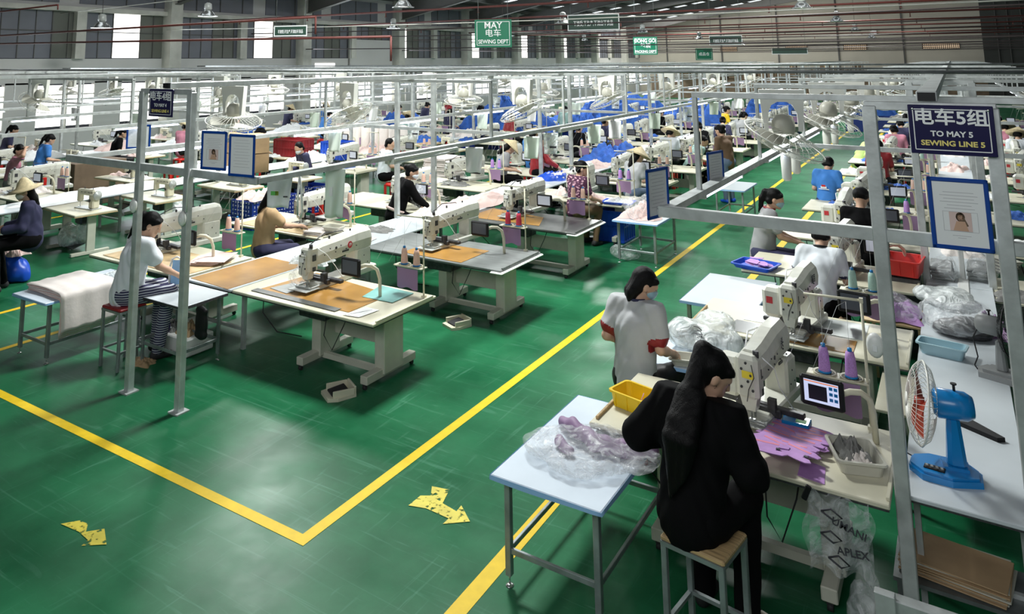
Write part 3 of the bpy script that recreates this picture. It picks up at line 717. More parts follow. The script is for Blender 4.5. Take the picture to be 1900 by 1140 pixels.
# ------------------------------------------------------------------ overhead frames of the sewing lines
def rail_profile(mb, x, y0, y1, z):
    mb.box((x, (y0+y1)/2, z), (0.085, y1-y0, 0.012)); mb.box((x-0.04, (y0+y1)/2, z-0.02), (0.006, y1-y0, 0.04)); mb.box((x+0.04, (y0+y1)/2, z-0.02), (0.006, y1-y0, 0.04))
def frame_line(name, label, xc, hw_l, hw_r, y0, y1, posts, pitch, zr=2.03, zt=2.73, firstwide=None, zpost=0.0):
    t = thing(name, label, 'frame', (xc, y0, 0))
    def P(kind, m_, mt='galv'): return m_.build(kind, mt, t)
    L = y1-y0
    for sx, hw in ((-1, hw_l), (1, hw_r)):
        m_ = MB(); rail_profile(m_, sx*hw, 0, L, zr); P('light_rail', m_)
    m_ = MB(); m_.box((0, L/2, zt+0.055), (0.10, L, 0.055), 0.004); P('centre_beam', m_)
    m_ = MB(); m_.box((0, -0.01, zt+0.055), (0.085, 0.02, 0.045)); P('end_cap', m_, 'black')
    yy = 0.0; k = 0
    m_ = MB(); m_.box(((hw_r-hw_l)/2, 0, zr-0.015), (hw_l+hw_r+0.06, 0.05, 0.07), 0.004); P('end_bar', m_)
    while yy < L:
        a, b = posts[min(k, len(posts)-1)]
        for px in (a, b):
            zz = 0.0 if k == 0 else zpost
            m_ = MB(); m_.box((px, 0+yy, (zt+zz)/2), (0.072, 0.06, zt-zz), 0.005)
            if k == 0: m_.box((px, yy, 0.006), (0.13, 0.13, 0.012))
            P('post', m_)
        m_ = MB(); m_.box(((a+b)/2, yy, zt), (abs(b-a)+0.05, 0.045, 0.05), 0.004); P('top_bar', m_)
        if k: m_ = MB(); m_.box(((hw_r-hw_l)/2, yy, zr-0.04), (hw_l+hw_r, 0.045, 0.045)); P('cross_bar', m_)
        # wide hanger frame just behind
        yw = yy+(firstwide or pitch*0.5)*1.0
        if yw < L:
            for px in (-hw_l, hw_r):
                m_ = MB(); m_.box((px, yw, (zr+zt)/2), (0.035, 0.035, zt-zr), 0.003); P('hanger', m_)
            m_ = MB(); m_.box(((hw_r-hw_l)/2, yw, zt), (hw_l+hw_r+0.035, 0.04, 0.04), 0.003); P('top_bar', m_)
            if L-yw > pitch*0.45:
                y2 = yw+pitch*0.45
                m_ = MB(); m_.box(((hw_r-hw_l)/2, y2, zt), (hw_l+hw_r+0.035, 0.04, 0.04), 0.003); P('top_bar', m_)
                for px in (-hw_l, hw_r):
                    m_ = MB(); m_.box((px, y2, (zr+zt)/2), (0.03, 0.03, zt-zr), 0.003); P('hanger', m_)
        yy += pitch; k += 1
    return t
frame_line('overhead_frame', 'galvanised overhead frame of the right sewing line, with the large navy sign on it', -0.135, 1.515, 1.515, 5.0, 62, [(-0.285, 0.285)], 4.8, firstwide=0.85, zpost=0.0)
frame_line('overhead_frame', 'galvanised overhead frame of the middle line, small navy sign on its end', -6.185, 1.60, 1.25, 4.47, 62, [(-0.365, 0.365), (-0.95, -0.27)], 4.8, firstwide=3.9, zpost=0.66)
frame_line('overhead_frame', 'galvanised overhead frame of the second sewing line from the left wall', -12.6, 1.6, 1.6, 5.3, 62, [(-0.36, 0.36)], 4.8, firstwide=2.0, zpost=0.66)
frame_line('overhead_frame', 'galvanised overhead frame of the sewing line nearest the left wall', -18.9, 1.6, 1.6, 6.0, 62, [(-0.36, 0.36)], 4.8, firstwide=2.0, zpost=0.66)
# conduits crossing the whole hall above the frames
for i, (y, z, r_) in enumerate(((9.6, 2.84, 0.015), (10.1, 2.84, 0.02), (13.2, 2.84, 0.015), (18.4, 2.86, 0.02))):
    m_ = MB(); m_.cyl((XL+0.3, y, z), (6.5, y, z), r_, n=8); tag(m_.build('conduit', 'galv_dark'), 'steel conduit crossing all the frames, %s from the front' % ORD[i], 'pipe', 'conduits over the frames')
# sprinkler pipes and cables
for i in range(9):
    y = 13.5+i*6.0; m_ = MB(); x0 = -12 if i == 0 else XL+0.3
    m_.cyl((x0, y, 4.62), (8, y, 4.62+0.0), 0.035, n=8)
    for q in range(8): 
        xq = x0+1+q*3.6; 
        if xq < 7.5: m_.cyl((xq, y, 4.62), (xq, y, 4.47), 0.018, n=6); m_.box((xq, y, 4.46), (0.06, 0.06, 0.02))
    tag(m_.build('sprinkler_pipe', 'pipe_red'), 'dark red sprinkler pipe crossing under the roof, %s from the front' % ORD[i], 'pipe', 'sprinkler pipes')
for i in range(3):
    m_ = MB(); za, zb, xe = ((3.70, 3.78, -9.2), (3.55, 3.40, -7.6), (4.32, 4.42, -18.0))[i]; m_.cyl((XL+0.1, 9.6+i*.1, za), (xe, 9.6+i*.1, zb), 0.022, n=8); m_.cyl((xe, 9.6+i*.1, zb), (xe, 9.6+i*.1, zb-(0.3, 0.4, 0.12)[i]), 0.018, n=8)
    tag(m_.build('sprinkler_pipe', 'pipe_red'), 'rust red pipe with a dropped end before the left wall panes, %s of three' % ('middle', 'lowest', 'highest')[i], 'pipe')
def cable(p, q, sag, r_, m, label, n=14):
    p, q = Vector(p), Vector(q); m_ = MB(); m_.tube([tuple(p.lerp(q, a/n)-Vector((0, 0, sag*4*(a/n)*(1-a/n)))) for a in range(n+1)], r_, 5)
    return tag(m_.build('cable', m), label, 'cable', 'cables strung across the hall')
cable((XL+0.3, 13, 4.6), (2, 14, 5.6), 0.1, 0.012, 'beam_paint', 'pale cable rising across the hall in front of the left wall')
cable((XL+0.3, 17, 4.2), (7, 17, 4.1), 0.15, 0.014, 'beam_paint', 'pale cable strung level below the green ceiling sign')
for i in range(8):
    y = 21+i*5.6; cable((XL+0.3, y, 4.15-0.02*i), (8, y, 4.25-0.04*i), 0.12, 0.022, 'pipe_dark', 'dark cable strung across the far hall, %s from the front' % ORD[i])
for i in range(6):
    y = 24+i*7; cable((XL+0.3, y, 3.55), (8, y, 3.6), 0.1, 0.02, 'pipe_dark', 'low dark cable strung across the far hall, %s from the front' % ORD[i])

# ------------------------------------------------------------------ tube lights
def tube_light(lit):
    t = thing('tube_light', '', 'light'); t['label'] = ''
    m_ = MB(); m_.box((0, 0, 0.022), (0.05, 1.2, 0.035), 0.006); m_.box((0, -0.6, 0), (0.04, 0.03, 0.05)); m_.box((0, 0.6, 0), (0.04, 0.03, 0.05)); m_.build('housing', 'white_paint', t)
    m_ = MB(); m_.cyl((0, -0.585, -0.012), (0, 0.585, -0.012), 0.014, n=10); m_.build('tube', 'tube_lit' if lit else 'tube_off', t); return t
tl, to = tube_light(True), tube_light(False); uT = [0, 0]
def place_tube(x, y, z, lit, label, rz=0, group='tube lights under the rails'):
    k = 0 if lit else 1; p = (tl, to)[k]
    if not uT[k]:
        uT[k] = 1; p.location = (x, y, z); p.rotation_euler = (0, 0, rz); tag(p, label, 'light', group); return p
    return dup(p, (x, y, z), rz, label, group)
LN = ['right line', 'middle line', 'third line', 'wall line']
for li, (xs, y0, ys) in enumerate((((-1.65, 1.38), 5.95, 2.35), ((-7.79, -4.93), 5.3, 2.4), ((-14.2, -11.0), 7.0, 4.8), ((-20.5, -17.3), 7.2, 4.8))):
    for si, x in enumerate(xs):
        for k in range(int((46-y0)/ys)):
            y = y0+k*ys+0.6
            if li == 0 and si == 1 and y < 14: continue
            lit = True
            if li == 1 and si == 1 and k < 3: continue
            place_tube(x, y, 1.975, lit, 'lit tube lamp under the %s rail of the %s, %s from the front' % (('left', 'right')[si], LN[li], ORD[k]))
place_tube(-4.98, 6.9, 1.965, False, 'unlit white tube lamp under the near end of the rail above the numbered machine')
place_tube(-4.90, 6.9, 1.965, False, 'unlit white tube lamp beside another on the near rail, the one nearer the aisle')
place_tube(-4.98, 10.9, 1.965, False, 'unlit white tube lamp under the rail over the person in the red shirt')
place_tube(-4.90, 10.9, 1.965, False, 'unlit white tube lamp over the person in red, the one nearer the aisle')

# ------------------------------------------------------------------ high-bay lamps
bay = thing('high_bay_lamp', '', 'lamp')
m_ = MB(); m_.lathe([(0.05, 0.42), (0.11, 0.38), (0.12, 0.22), (0.10, 0.20)], n=20); m_.build('ballast', 'machine_grey', bay)
m_ = MB(); m_.lathe([(0.10, 0.20), (0.17, 0.12), (0.24, 0.02), (0.30, 0.0), (0.30, -0.01), (0.23, 0.01), (0.10, 0.18)], n=24); m_.build('shade', 'chrome', bay)
m_ = MB(); m_.lathe([(0.0, 0.02), (0.21, 0.02)], n=20); m_.build('glass', 'lamp_glow', bay)
m_ = MB(); m_.cyl((0, 0, 0), (0, 0, 1), 0.008, n=6); m_.build('cord', 'pipe_dark', bay, (0, 0, 0.41))
first = True
spots = [(-21.0, 12.8, 4.05), (-19.3, 15.3, 4.45), (-12.2, 16.1, 4.45), (-19.7, 25.3, 4.4), (-12.2, 26.2, 4.4), (-3.6, 24.6, 4.5), (-3.8, 34.6, 4.5), (-4.2, 46, 4.45), (-4.2, 56, 4.3), (-12.5, 36, 4.3), (-19.5, 35, 4.3), (-12.5, 46, 4.2), (-19.5, 45, 4.2), (-12.5, 57, 4.0), (-17, 30, 4.0)]
for i, q in enumerate(spots):
    lb = 'high bay lamp with a bell shade under the roof, %s from the front' % ORD[i]
    if first: bay.location = q; tag(bay, lb, 'lamp', 'high bay lamps'); first = False
    else: dup(bay, q, 0, lb, 'high bay lamps')
    b_ = bay if i == 0 else [o for o in COL.objects if o.get('label') == lb][0]
    for c in b_.children:
        if c.name.startswith('cord'): c.scale = (1, 1, roofz(q[0])-q[2]-0.42)

# ------------------------------------------------------------------ signs
def sign(name, label, loc, w, h, m, rows, border=None, rz=0, hang=None, holes=False):
    t = thing(name, label, 'sign', loc, rz)
    m_ = MB(); m_.box((0, 0, 0), (w, 0.012, h), 0.003); m_.build('panel', m, t)
    if border:
        m_ = MB(); e = 0.03*w/0.5; lw = 0.006*w/0.5
        for sx, sz, bw, bh in ((0, h/2-e, w-2*e, lw), (0, -h/2+e, w-2*e, lw), (w/2-e, 0, lw, h-2*e), (-w/2+e, 0, lw, h-2*e)): m_.box((sx, -0.0075, sz), (bw, 0.002, bh))
        m_.build('border', border, t)
    for tx, sz, dz, mt, bd, ws in rows: lettering(tx, sz, mt, t, (0, -0.009, dz), bold=bd, wscale=ws)
    if hang:
        m_ = MB(); hang = roofz(loc[0])-loc[2]-h/2-0.02
        for sx in (-w*0.4, w*0.4): m_.cyl((sx, 0, h/2), (sx, 0, h/2+hang), 0.006, n=5)
        m_.build('hanger_wire', 'galv_dark', t)
    if holes:
        for sx in (-w/2+0.022, w/2-0.022):
            m_ = MB(); m_.lathe([(0.009, 0), (0.005, -0.004)], (sx, -0.006, h/2-0.022), 10, 'y'); m_.build('screw', 'chrome', t)
    return t
sign('line_sign', 'navy sign of sewing line 5, large, hanging from the right frame', (-0.035, 4.93, 2.612), 0.385, 0.262, 'navy_sign',
     [('电车5组', 0.092, 0.062, 'letter_white', 0.002, 1.05), ('TO MAY 5', 0.040, -0.022, 'letter_white', 0.0012, 1.05), ('SEWING LINE 5', 0.038, -0.072, 'letter_yellow', 0.0012, 1.1)], 'letter_white', holes=True)
sign('line_sign', 'small navy sign of sewing line 4 between two posts on the left', (-6.215, 4.43, 2.625), 0.36, 0.255, 'navy_sign',
     [('电车4组', 0.092, 0.058, 'letter_white', 0.0015, 1.0), ('TO MAY 4', 0.042, -0.022, 'letter_white', 0.0008, 1.0), ('SEWING LINE 4', 0.038, -0.075, 'letter_yellow', 0.0008, 1.0)], 'letter_white')
sign('department_sign', 'green sign hanging high in the middle, marked as the sewing department', (-8.17, 14.0, 3.58), 0.80, 0.60, 'sign_green',
     [('MAY', 0.19, 0.17, 'letter_white', 0.003, 1.0), ('电车', 0.18, 0.0, 'letter_white', 0.001, 1.0), ('SEWING DEPT', 0.12, -0.18, 'letter_white', 0.002, 0.85)], 'letter_white', hang=1.2, rz=R(25))
sign('department_sign', 'green packing department sign hanging farther right, second largest', (-10.33, 30.0, 3.55), 0.95, 0.72, 'sign_green',
     [('ĐÓNG GÓI', 0.20, 0.20, 'letter_white', 0.006, 0.85), ('包装', 0.22, 0.0, 'letter_white', 0.001, 1.0), ('PACKING DEPT', 0.14, -0.23, 'letter_white', 0.004, 0.85)], 'letter_white', hang=1.2, rz=R(15))
sign('department_sign', 'small green sign hanging above the far dark cartons', (-12.0, 45.0, 3.28), 0.95, 0.68, 'sign_green',
     [('成品仓', 0.20, 0.0, 'letter_white', 0.001, 1.0)], 'letter_white', hang=0.6, rz=R(12))
def banner(label, loc, w, h, txt, rz):
    t = thing('slogan_banner', label, 'sign', loc, rz); m_ = MB(); m_.box((0, 0, 0), (w, 0.02, h)); m_.build('panel', 'sign_dark', t)
    m_ = MB(); m_.box((0, -0.012, h/2-0.02), (w, 0.006, 0.03)); m_.box((0, -0.012, -h/2+0.02), (w, 0.006, 0.03)); m_.box((-w/2, -0.012, 0), (0.03, 0.006, h)); m_.box((w/2, -0.012, 0), (0.03, 0.006, h)); m_.build('border', 'letter_white', t)
    if txt: lettering(txt, h*0.36, 'letter_white', t, (0, -0.016, -h*0.08), bold=0.002, wscale=w/(h*0.36*len(txt))*0.88)
    m_ = MB()
    for sx in (-w*0.45, w*0.45): m_.cyl((sx, 0, h/2), (sx, 0, roofz(loc[0])-loc[2]-0.05), 0.008, n=5)
    m_.build('hanger_wire', 'galv_dark', t)
banner('long dark slogan banner with white characters, right of the green sewing sign', (-10.05, 24, 4.27), 1.75, 0.56, '不接受,不生产,不流出不良品', R(10))
banner('small dark slogan banner in front of the left wall panes', (-16.35, 16, 3.92), 1.1, 0.33, '不接受,不生产,不流出不良品', R(15))
banner('dark slogan banner hanging in front of the far beige wall', (-9.55, 40, 3.95), 1.6, 0.5, '不接受,不生产,不流出不良品', 0)
banner('lowest dark slogan banner before the far wall vents', (-8.2, 50, 3.45), 2.0, 0.38, '', 0)

# ------------------------------------------------------------------ clipboards on the frames
def display_board(label, loc, w, h, rz, photo=True, tilt=0.0):
    t = thing('display_board', label, 'notice board', loc, rz); t.rotation_euler = (tilt, 0, rz)
    m_ = MB(); b = 0.0095*w/0.24
    m_.box((0, 0, h/2-b), (w, 0.014, 2*b), 0.004); m_.box((0, 0, -h/2+b), (w, 0.014, 2*b), 0.004); m_.box((-w/2+b, 0, 0), (2*b, 0.014, h), 0.004); m_.box((w/2-b, 0, 0), (2*b, 0.014, h), 0.004)
    m_.build('frame', 'blue_frame', t)
    m_ = MB(); m_.box((0, 0.002, 0), (w-2*b, 0.004, h-2*b)); m_.build('sheet', 'paper', t)
    m_ = MB()
    for q in range(6 if photo else 10):
        z = h*0.30-q*0.045*h if photo else h*0.36-q*0.07*h
        m_.box(((0.0 if photo else 0), -0.0015, z), (w*(0.62 if q % 2 else 0.5)*(0.8 if photo and q > 3 else 1), 0.001, 0.0022))
    if photo:
        m_.box((0, -0.0015, -h*0.30), (w*0.3, 0.001, 0.002)); m_.box((0, -0.0015, -h*0.33), (w*0.14, 0.001, 0.002))
        for sx, sz, bw, bh in ((0, h*0.03, w*0.56, 0.0015), (0, -h*0.24, w*0.56, 0.0015), (w*.28, -h*.105, 0.0015, h*.27), (-w*.28, -h*.105, 0.0015, h*.27)): m_.box((sx, -0.0015, sz), (bw, 0.001, bh))
    m_.build('print_lines', 'print_grey', t)
    if photo:
        p = MB(); p.box((0, -0.002, -h*0.105), (w*0.36, 0.001, h*0.26)); p = p.build('photograph', 'pink_cloth', t)
        q = MB(); q.lathe([(0, 0), (w*0.075, 0)], (0, -0.0032, -h*0.04), 14, 'y', 1, 1.2); q.box((w*0.05, -0.003, -h*0.11), (w*0.09, 0.0006, h*0.13), ry=-0.4); q.build('portrait_hair', 'dark_carton', p)
        q = MB(); q.lathe([(0, 0), (w*0.048, 0)], (0, -0.0036, -h*0.05), 14, 'y', 1, 1.25); q.prism([(-w*0.13, -h*0.23), (w*0.12, -h*0.23), (w*0.07, -h*0.10), (-w*0.07, -h*0.10)], -0.0036, -0.0034, 'y'); q.build('portrait_figure', 'skin', p)
    return t
display_board('large blue framed board with a portrait sheet, below the line 5 sign', (-0.035, 4.94, 2.175), 0.272, 0.37, R(2), True)
display_board('blue framed sheet with a small picture, left of the pair on the left frame', (-5.40, 4.40, 2.24), 0.29, 0.33, R(8), True)
display_board('blue framed blank sheet, right of the pair on the left frame', (-5.04, 4.40, 2.22), 0.29, 0.35, R(6), False)
display_board('blue framed sheet angled on the near end of the lit right rail', (-1.70, 5.05, 2.12), 0.26, 0.32, R(76), False)
display_board('small blue framed sheet farther along the lit right rail', (-1.68, 6.45, 2.10), 0.26, 0.30, R(76), False)
display_board('dark framed grey sheet hanging on the second line, left of the posts', (-11.0, 7.45, 1.82), 0.38, 0.38, R(40), False)

# ------------------------------------------------------------------ tables
def pattern_table(top='cream', leg='cream_leg', w=2.05, d=1.0, h=0.65, lx=(-0.02, 0.80)):
    t = thing('machine_table', '', 'table')
    m_ = MB(); m_.box((0, 0, h-0.0125), (w, d, 0.025), 0.005); m_.build('tabletop', top, t)
    m_ = MB(); m_.box((0, 0, h-0.030), (w-0.01, d-0.01, 0.012)); m_.build('edge_band', 'darkmetal', t)
    for x in lx:
        m_ = MB(); m_.box((x, 0.02, (h-0.03+0.07)/2), (0.12, 0.30, h-0.03-0.07), 0.006); m_.build('leg', leg, t)
        m_ = MB(); m_.box((x, 0.02, 0.085), (0.085, 0.76, 0.075), 0.006); f = m_.build('foot', leg, t)
        for y in (-0.34, 0.38):
            c = MB(); c.cyl((x-0.015, y, 0.02), (x+0.015, y, 0.02), 0.02, n=10); c.box((x, y, 0.045), (0.035, 0.03, 0.012)); c.build('caster', 'rubber', f)
    m_ = MB(); m_.box(((lx[0]+lx[1])/2, 0.1, 0.33), (lx[1]-lx[0]-0.12, 0.02, 0.18)); m_.build('modesty_panel', leg, t)
    m_ = MB(); m_.box(((lx[0]+lx[1])/2, -0.05, 0.07), (lx[1]-lx[0]-0.085, 0.05, 0.05)); m_.build('stretcher', leg, t)
    m_ = MB(); m_.box((-w*0.02, -0.05, h-0.13), (0.36, 0.26, 0.18), 0.01); m_.build('control_box', 'darkmetal', t)
    m_ = MB(); m_.tube([(-w*0.32, -0.25, h-0.04), (-w*0.30, -0.3, 0.42), (-w*0.22, -0.25, 0.25), (-w*0.12, -0.1, 0.2)], 0.006, 5); m_.build('cable', 'rubber', t)
    m_ = MB(); m_.tube([(w*0.1, -0.2, h-0.05), (w*0.11, -0.28, 0.35), (w*0.15, -0.25, 0.22), (w*0.2, -0.2, 0.45), (w*0.22, -0.15, h-0.05)], 0.005, 5); m_.build('cable', 'rubber', t)
    m_ = MB(); m_.box((w/2-0.01, 0, h+0.008), (0.02, d*0.9, 0.018), 0.003); m_.build('side_rail', top, t)
    return t
def pad(label, poly, z, m, th=0.004, name='table_mat', cat='mat'):
    m_ = MB(); m_.prism(poly, z, z+th, 'z'); return tag(m_.build(name, m), label, cat)

# ------------------------------------------------------------------ machines
def screw(mb, x, y, z, r=0.006, ax='x', s=1):
    d = {'x': (0.004*s, 0, 0), 'y': (0, 0.004*s, 0)}[ax]; mb.cyl((x-d[0], y-d[1], z), (x+d[0], y+d[1], z), r, n=6)
def pattern_machine(wide=False, badge=None):
    """origin on the table under the needle, arm running along +y"""
    t = thing('pattern_sewing_machine', '', 'sewing machine')
    # bed and arm
    m_ = MB(); m_.box((0, 0.50, 0.035), (0.20, 0.95, 0.07), 0.012); m_.box((0, -0.02, 0.02), (0.11, 0.20, 0.04), 0.008); m_.build('bed', 'machine', t)
    m_ = MB()
    prof = [(-0.075, 0.27), (-0.085, 0.36), (-0.072, 0.43), (-0.035, 0.465), (0.035, 0.465), (0.072, 0.43), (0.085, 0.36), (0.075, 0.27), (0.05, 0.25), (-0.05, 0.25)]
    if wide:  # slanted arm rising to a rounded tail
        n = 12
        def sect(y, dz, s):
            return [(x*s, y, (z-0.36)*s+0.36+dz) for x, z in prof]
        secs = [sect(-0.02, 0, 0.95), sect(0.15, 0.01, 1.0), sect(0.45, 0.055, 1.02), sect(0.72, 0.07, 1.02), sect(0.80, 0.05, 0.9), sect(0.84, 0.03, 0.6)]
    else:
        def sect(y, dz, s): return [(x*s, y, (z-0.36)*s+0.36+dz) for x, z in prof]
        secs = [sect(0.03, -0.02, 0.85), sect(0.10, -0.01, 0.95), sect(0.40, 0, 1.0), sect(0.62, 0.015, 1.0), sect(0.66, 0.015, 1.08), sect(0.86, 0.015, 1.08), sect(0.90, 0.01, 0.95), sect(0.92, 0.005, 0.7)]
    k = len(prof); vs = [q for s_ in secs for q in s_]; fs = [(a*k+i, a*k+(i+1) % k, (a+1)*k+(i+1) % k, (a+1)*k+i) for a in range(len(secs)-1) for i in range(k)]
    fs += [tuple(range(k-1, -1, -1)), tuple((len(secs)-1)*k+i for i in range(k))]
    m_.add(vs, fs, False); 
    m_.box((0, 0.76, 0.16), (0.17, 0.26, 0.26), 0.02)
    arm = m_.build('arm', 'machine', t)
    m_ = MB()
    for q in range(7): screw(m_, 0.086, 0.12+q*0.085, 0.33+0.05*(q % 2)); 
    for q in range(3): screw(m_, 0.086, 0.70+q*0.06, 0.12+0.08*(q % 2))
    m_.cyl((0.082, 0.30, 0.37), (0.09, 0.30, 0.37), 0.014, n=10); m_.box((0.086, 0.45, 0.31), (0.008, 0.10, 0.016)); m_.cyl((0, 0.28, 0.46), (0, 0.28, 0.49), 0.012, n=8); m_.cyl((0, 0.62, 0.47), (0, 0.62, 0.50), 0.01, n=8)
    m_.build('fittings', 'darkmetal', arm)
    # head
    m_ = MB()
    if wide:
        m_.box((0.0, -0.045, 0.31), (0.15, 0.17, 0.27), 0.025); m_.box((-0.155, 0.04, 0.27), (0.17, 0.20, 0.24), 0.03); m_.prism([(-0.06, 0.2), (0.06, 0.2), (0.04, 0.11), (-0.035, 0.11)], -0.11, 0.0, 'y')
    else:
        m_.box((0.0, -0.02, 0.31), (0.135, 0.15, 0.25), 0.02); m_.box((-0.01, -0.10, 0.27), (0.105, 0.04, 0.20), 0.01); m_.prism([(-0.055, 0.2), (0.055, 0.2), (0.035, 0.12), (-0.03, 0.12)], -0.08, 0.0, 'y')
    head = m_.build('head', 'machine', t)
    m_ = MB(); yf = -0.135 if wide else -0.123
    for q in ((-0.03, 0.36), (0.03, 0.33), (0.04, 0.24), (-0.035, 0.25), (0.0, 0.40), (0.01, 0.29)): screw(m_, q[0], yf, q[1], 0.009, 'y')
    m_.tube([(0.04, yf-0.01, 0.40), (0.06, yf-0.03, 0.33), (0.02, yf-0.025, 0.25), (0.0, yf-0.01, 0.17)], 0.003, 4)
    m_.cyl((0.05, -0.05, 0.43), (0.05, -0.05, 0.47), 0.02, n=10); m_.box((0.072, -0.02, 0.33), (0.008, 0.05, 0.06)); m_.box((0.072, -0.02, 0.22), (0.01, 0.04, 0.04))
    m_.build('thread_guides', 'darkmetal', head)
    m_ = MB(); m_.box((0.0 if not wide else 0.01, yf-0.002, 0.33 if wide else 0.32), (0.075, 0.003, 0.045)); m_.build('label_plate', 'yellow_sticker' if wide else 'paper', head)
    if wide: m_ = MB(); m_.box((-0.17, -0.062, 0.29), (0.055, 0.003, 0.055)); st = m_.build('red_badge', 'red_sticker', head); 
    # needle, foot, feed frame
    m_ = MB(); m_.cyl((0, -0.05, 0.04), (0, -0.05, 0.16), 0.006, n=8); m_.cyl((0.02, -0.04, 0.06), (0.02, -0.04, 0.15), 0.008, n=8); m_.box((0.005, -0.06, 0.045), (0.04, 0.03, 0.012)); m_.box((-0.03, -0.03, 0.12), (0.02, 0.03, 0.06)); m_.build('needle_bar', 'chrome', t)
    m_ = MB(); m_.box((0, 0.17, 0.085), (0.58, 0.06, 0.035), 0.006); m_.box((0, 0.125, 0.07), (0.30, 0.05, 0.05), 0.006); m_.box((-0.10, 0.10, 0.12), (0.05, 0.06, 0.08)); m_.box((0.10, 0.10, 0.12), (0.05, 0.06, 0.08)); m_.build('slide_rail', 'darkmetal', t)
    m_ = MB()
    for sx in (-0.10, 0.10): m_.box((sx, -0.0, 0.05), (0.018, 0.20, 0.012))
    m_.box((0, -0.10, 0.05), (0.22, 0.02, 0.012)); m_.box((0, -0.09, 0.035), (0.26, 0.20, 0.006)); m_.build('clamp_frame', 'machine_grey', t)
    m_ = MB(); m_.tube([(-0.05, 0.05, 0.44), (-0.09, 0.3, 0.50), (-0.10, 0.6, 0.47), (-0.08, 0.85, 0.3), (-0.1, 0.9, 0.05)], 0.006, 5); m_.build('hose', 'darkmetal' if not wide else 'paper', t)
    m_ = MB(); m_.tube([(0.07, 0.02, 0.42), (0.13, 0.1, 0.35), (0.12, 0.25, 0.2), (0.2, 0.3, 0.06)], 0.004, 5); m_.build('hose', 'paper', t)
    if badge:
        m_ = MB(); m_.cyl((0.0865, 0.52, 0.36), (0.0905, 0.52, 0.36), 0.036, n=20); b = m_.build('round_badge', 'red_sticker', t)
        lettering(badge, 0.042, 'letter_white', b, (0.0915, 0.52, 0.36), (PI/2, 0, PI/2), bold=0.001)
    return t
def control_screen(kind='off'):
    t = thing('control_screen', '', 'screen')
    m_ = MB(); m_.box((0, 0, 0.33), (0.25, 0.035, 0.175), 0.012); m_.build('casing', 'black', t)
    m_ = MB(); m_.box((0, -0.0185, 0.335), (0.195, 0.002, 0.125)); s_ = m_.build('display', {'off': 'screen_off', 'pale': 'screen_pale', 'lit': 'screen_lit'}[kind], t)
    if kind == 'lit':
        m_ = MB(); m_.box((-0.02, -0.0205, 0.33), (0.105, 0.001, 0.085)); m_.build('pattern_window', 'screen_dark_win', s_)
        m_ = MB(); m_.box((0, -0.0205, 0.39), (0.19, 0.001, 0.006)); m_.build('title_bar', 'screen_orange', s_)
        for q in range(6):
            m_ = MB(); m_.box((0.055+0.027*(q % 2), -0.0205, 0.37-0.032*(q//2)), (0.02, 0.001, 0.018)); m_.build('key', 'fan_blue', s_)
    m_ = MB(); m_.tube([(0.10, 0.02, 0.34), (0.15, 0.04, 0.36), (0.20, 0.08, 0.355), (0.235, 0.13, 0.31), (0.245, 0.16, 0.22), (0.245, 0.17, 0.0)], 0.018, 10); m_.build('bent_pipe', 'cream', t)
    m_ = MB(); m_.cyl((0.245, 0.17, 0.0), (0.245, 0.17, 0.01), 0.035, n=12); m_.build('base_flange', 'darkmetal', t)
    return t
def thread_stand(pole_h=0.78):
    t = thing('thread_stand', '', 'stand')
    m_ = MB(); m_.cyl((0, 0, 0), (0, 0, pole_h), 0.009, n=8); m_.box((0, 0, 0.01), (0.04, 0.04, 0.02)); m_.build('pole', 'cream', t)
    m_ = MB(); m_.cyl((0.01, 0, pole_h-0.01), (-0.34, 0, pole_h-0.02), 0.008, n=8); m_.box((0, 0, pole_h-0.01), (0.022, 0.022, 0.03)); m_.build('top_bar', 'cream', t)
    m_ = MB(); m_.box((-0.17, 0, 0.275), (0.36, 0.10, 0.012), 0.003)
    for x in (-0.09, -0.245): m_.lathe([(0.065, 0.0), (0.072, 0.006), (0.06, 0.004)], (x, 0, 0.284), 18)
    m_.build('tray', 'cream', t)
    m_ = MB()
    for x in (-0.09, -0.245): m_.lathe([(0.0, 0.002), (0.06, 0.002)], (x, 0, 0.286), 18)
    m_.build('tray_pads', 'black', t)
    def fn(u, v): return (-0.30+0.26*u, -0.05-0.01*math.sin(u*PI), 0.265-0.19*v-0.012*math.sin(u*9)*v)
    m_ = MB(); m_.grid(fn, 8, 4); m_.build('hanging_sheet', 'purple', t)
    m_ = MB()
    for x in (-0.09, -0.245): m_.tube([(x, 0, 0.44), (x, 0, pole_h-0.03), (x-0.05, -0.03, pole_h-0.06), (x-0.2, -0.2, 0.35)], 0.0012, 3)
    m_.build('thread', 'paper', t)
    return t
def thread_cone():
    t = thing('thread_cone', '', 'thread')
    m_ = MB(); m_.lathe([(0.038, 0.0), (0.036, 0.02), (0.034, 0.06), (0.030, 0.12), (0.024, 0.15), (0.012, 0.155)], n=16); m_.build('wound_thread', 'thread_peach', t)
    m_ = MB(); m_.lathe([(0.039, -0.004), (0.039, 0.01), (0.03, 0.012)], n=16); m_.build('base_ring', 'fan_blue', t)
    m_ = MB(); m_.lathe([(0.015, 0.155), (0.013, 0.175), (0.0, 0.176)], n=12); m_.build('tip', 'fan_blue', t)
    return t
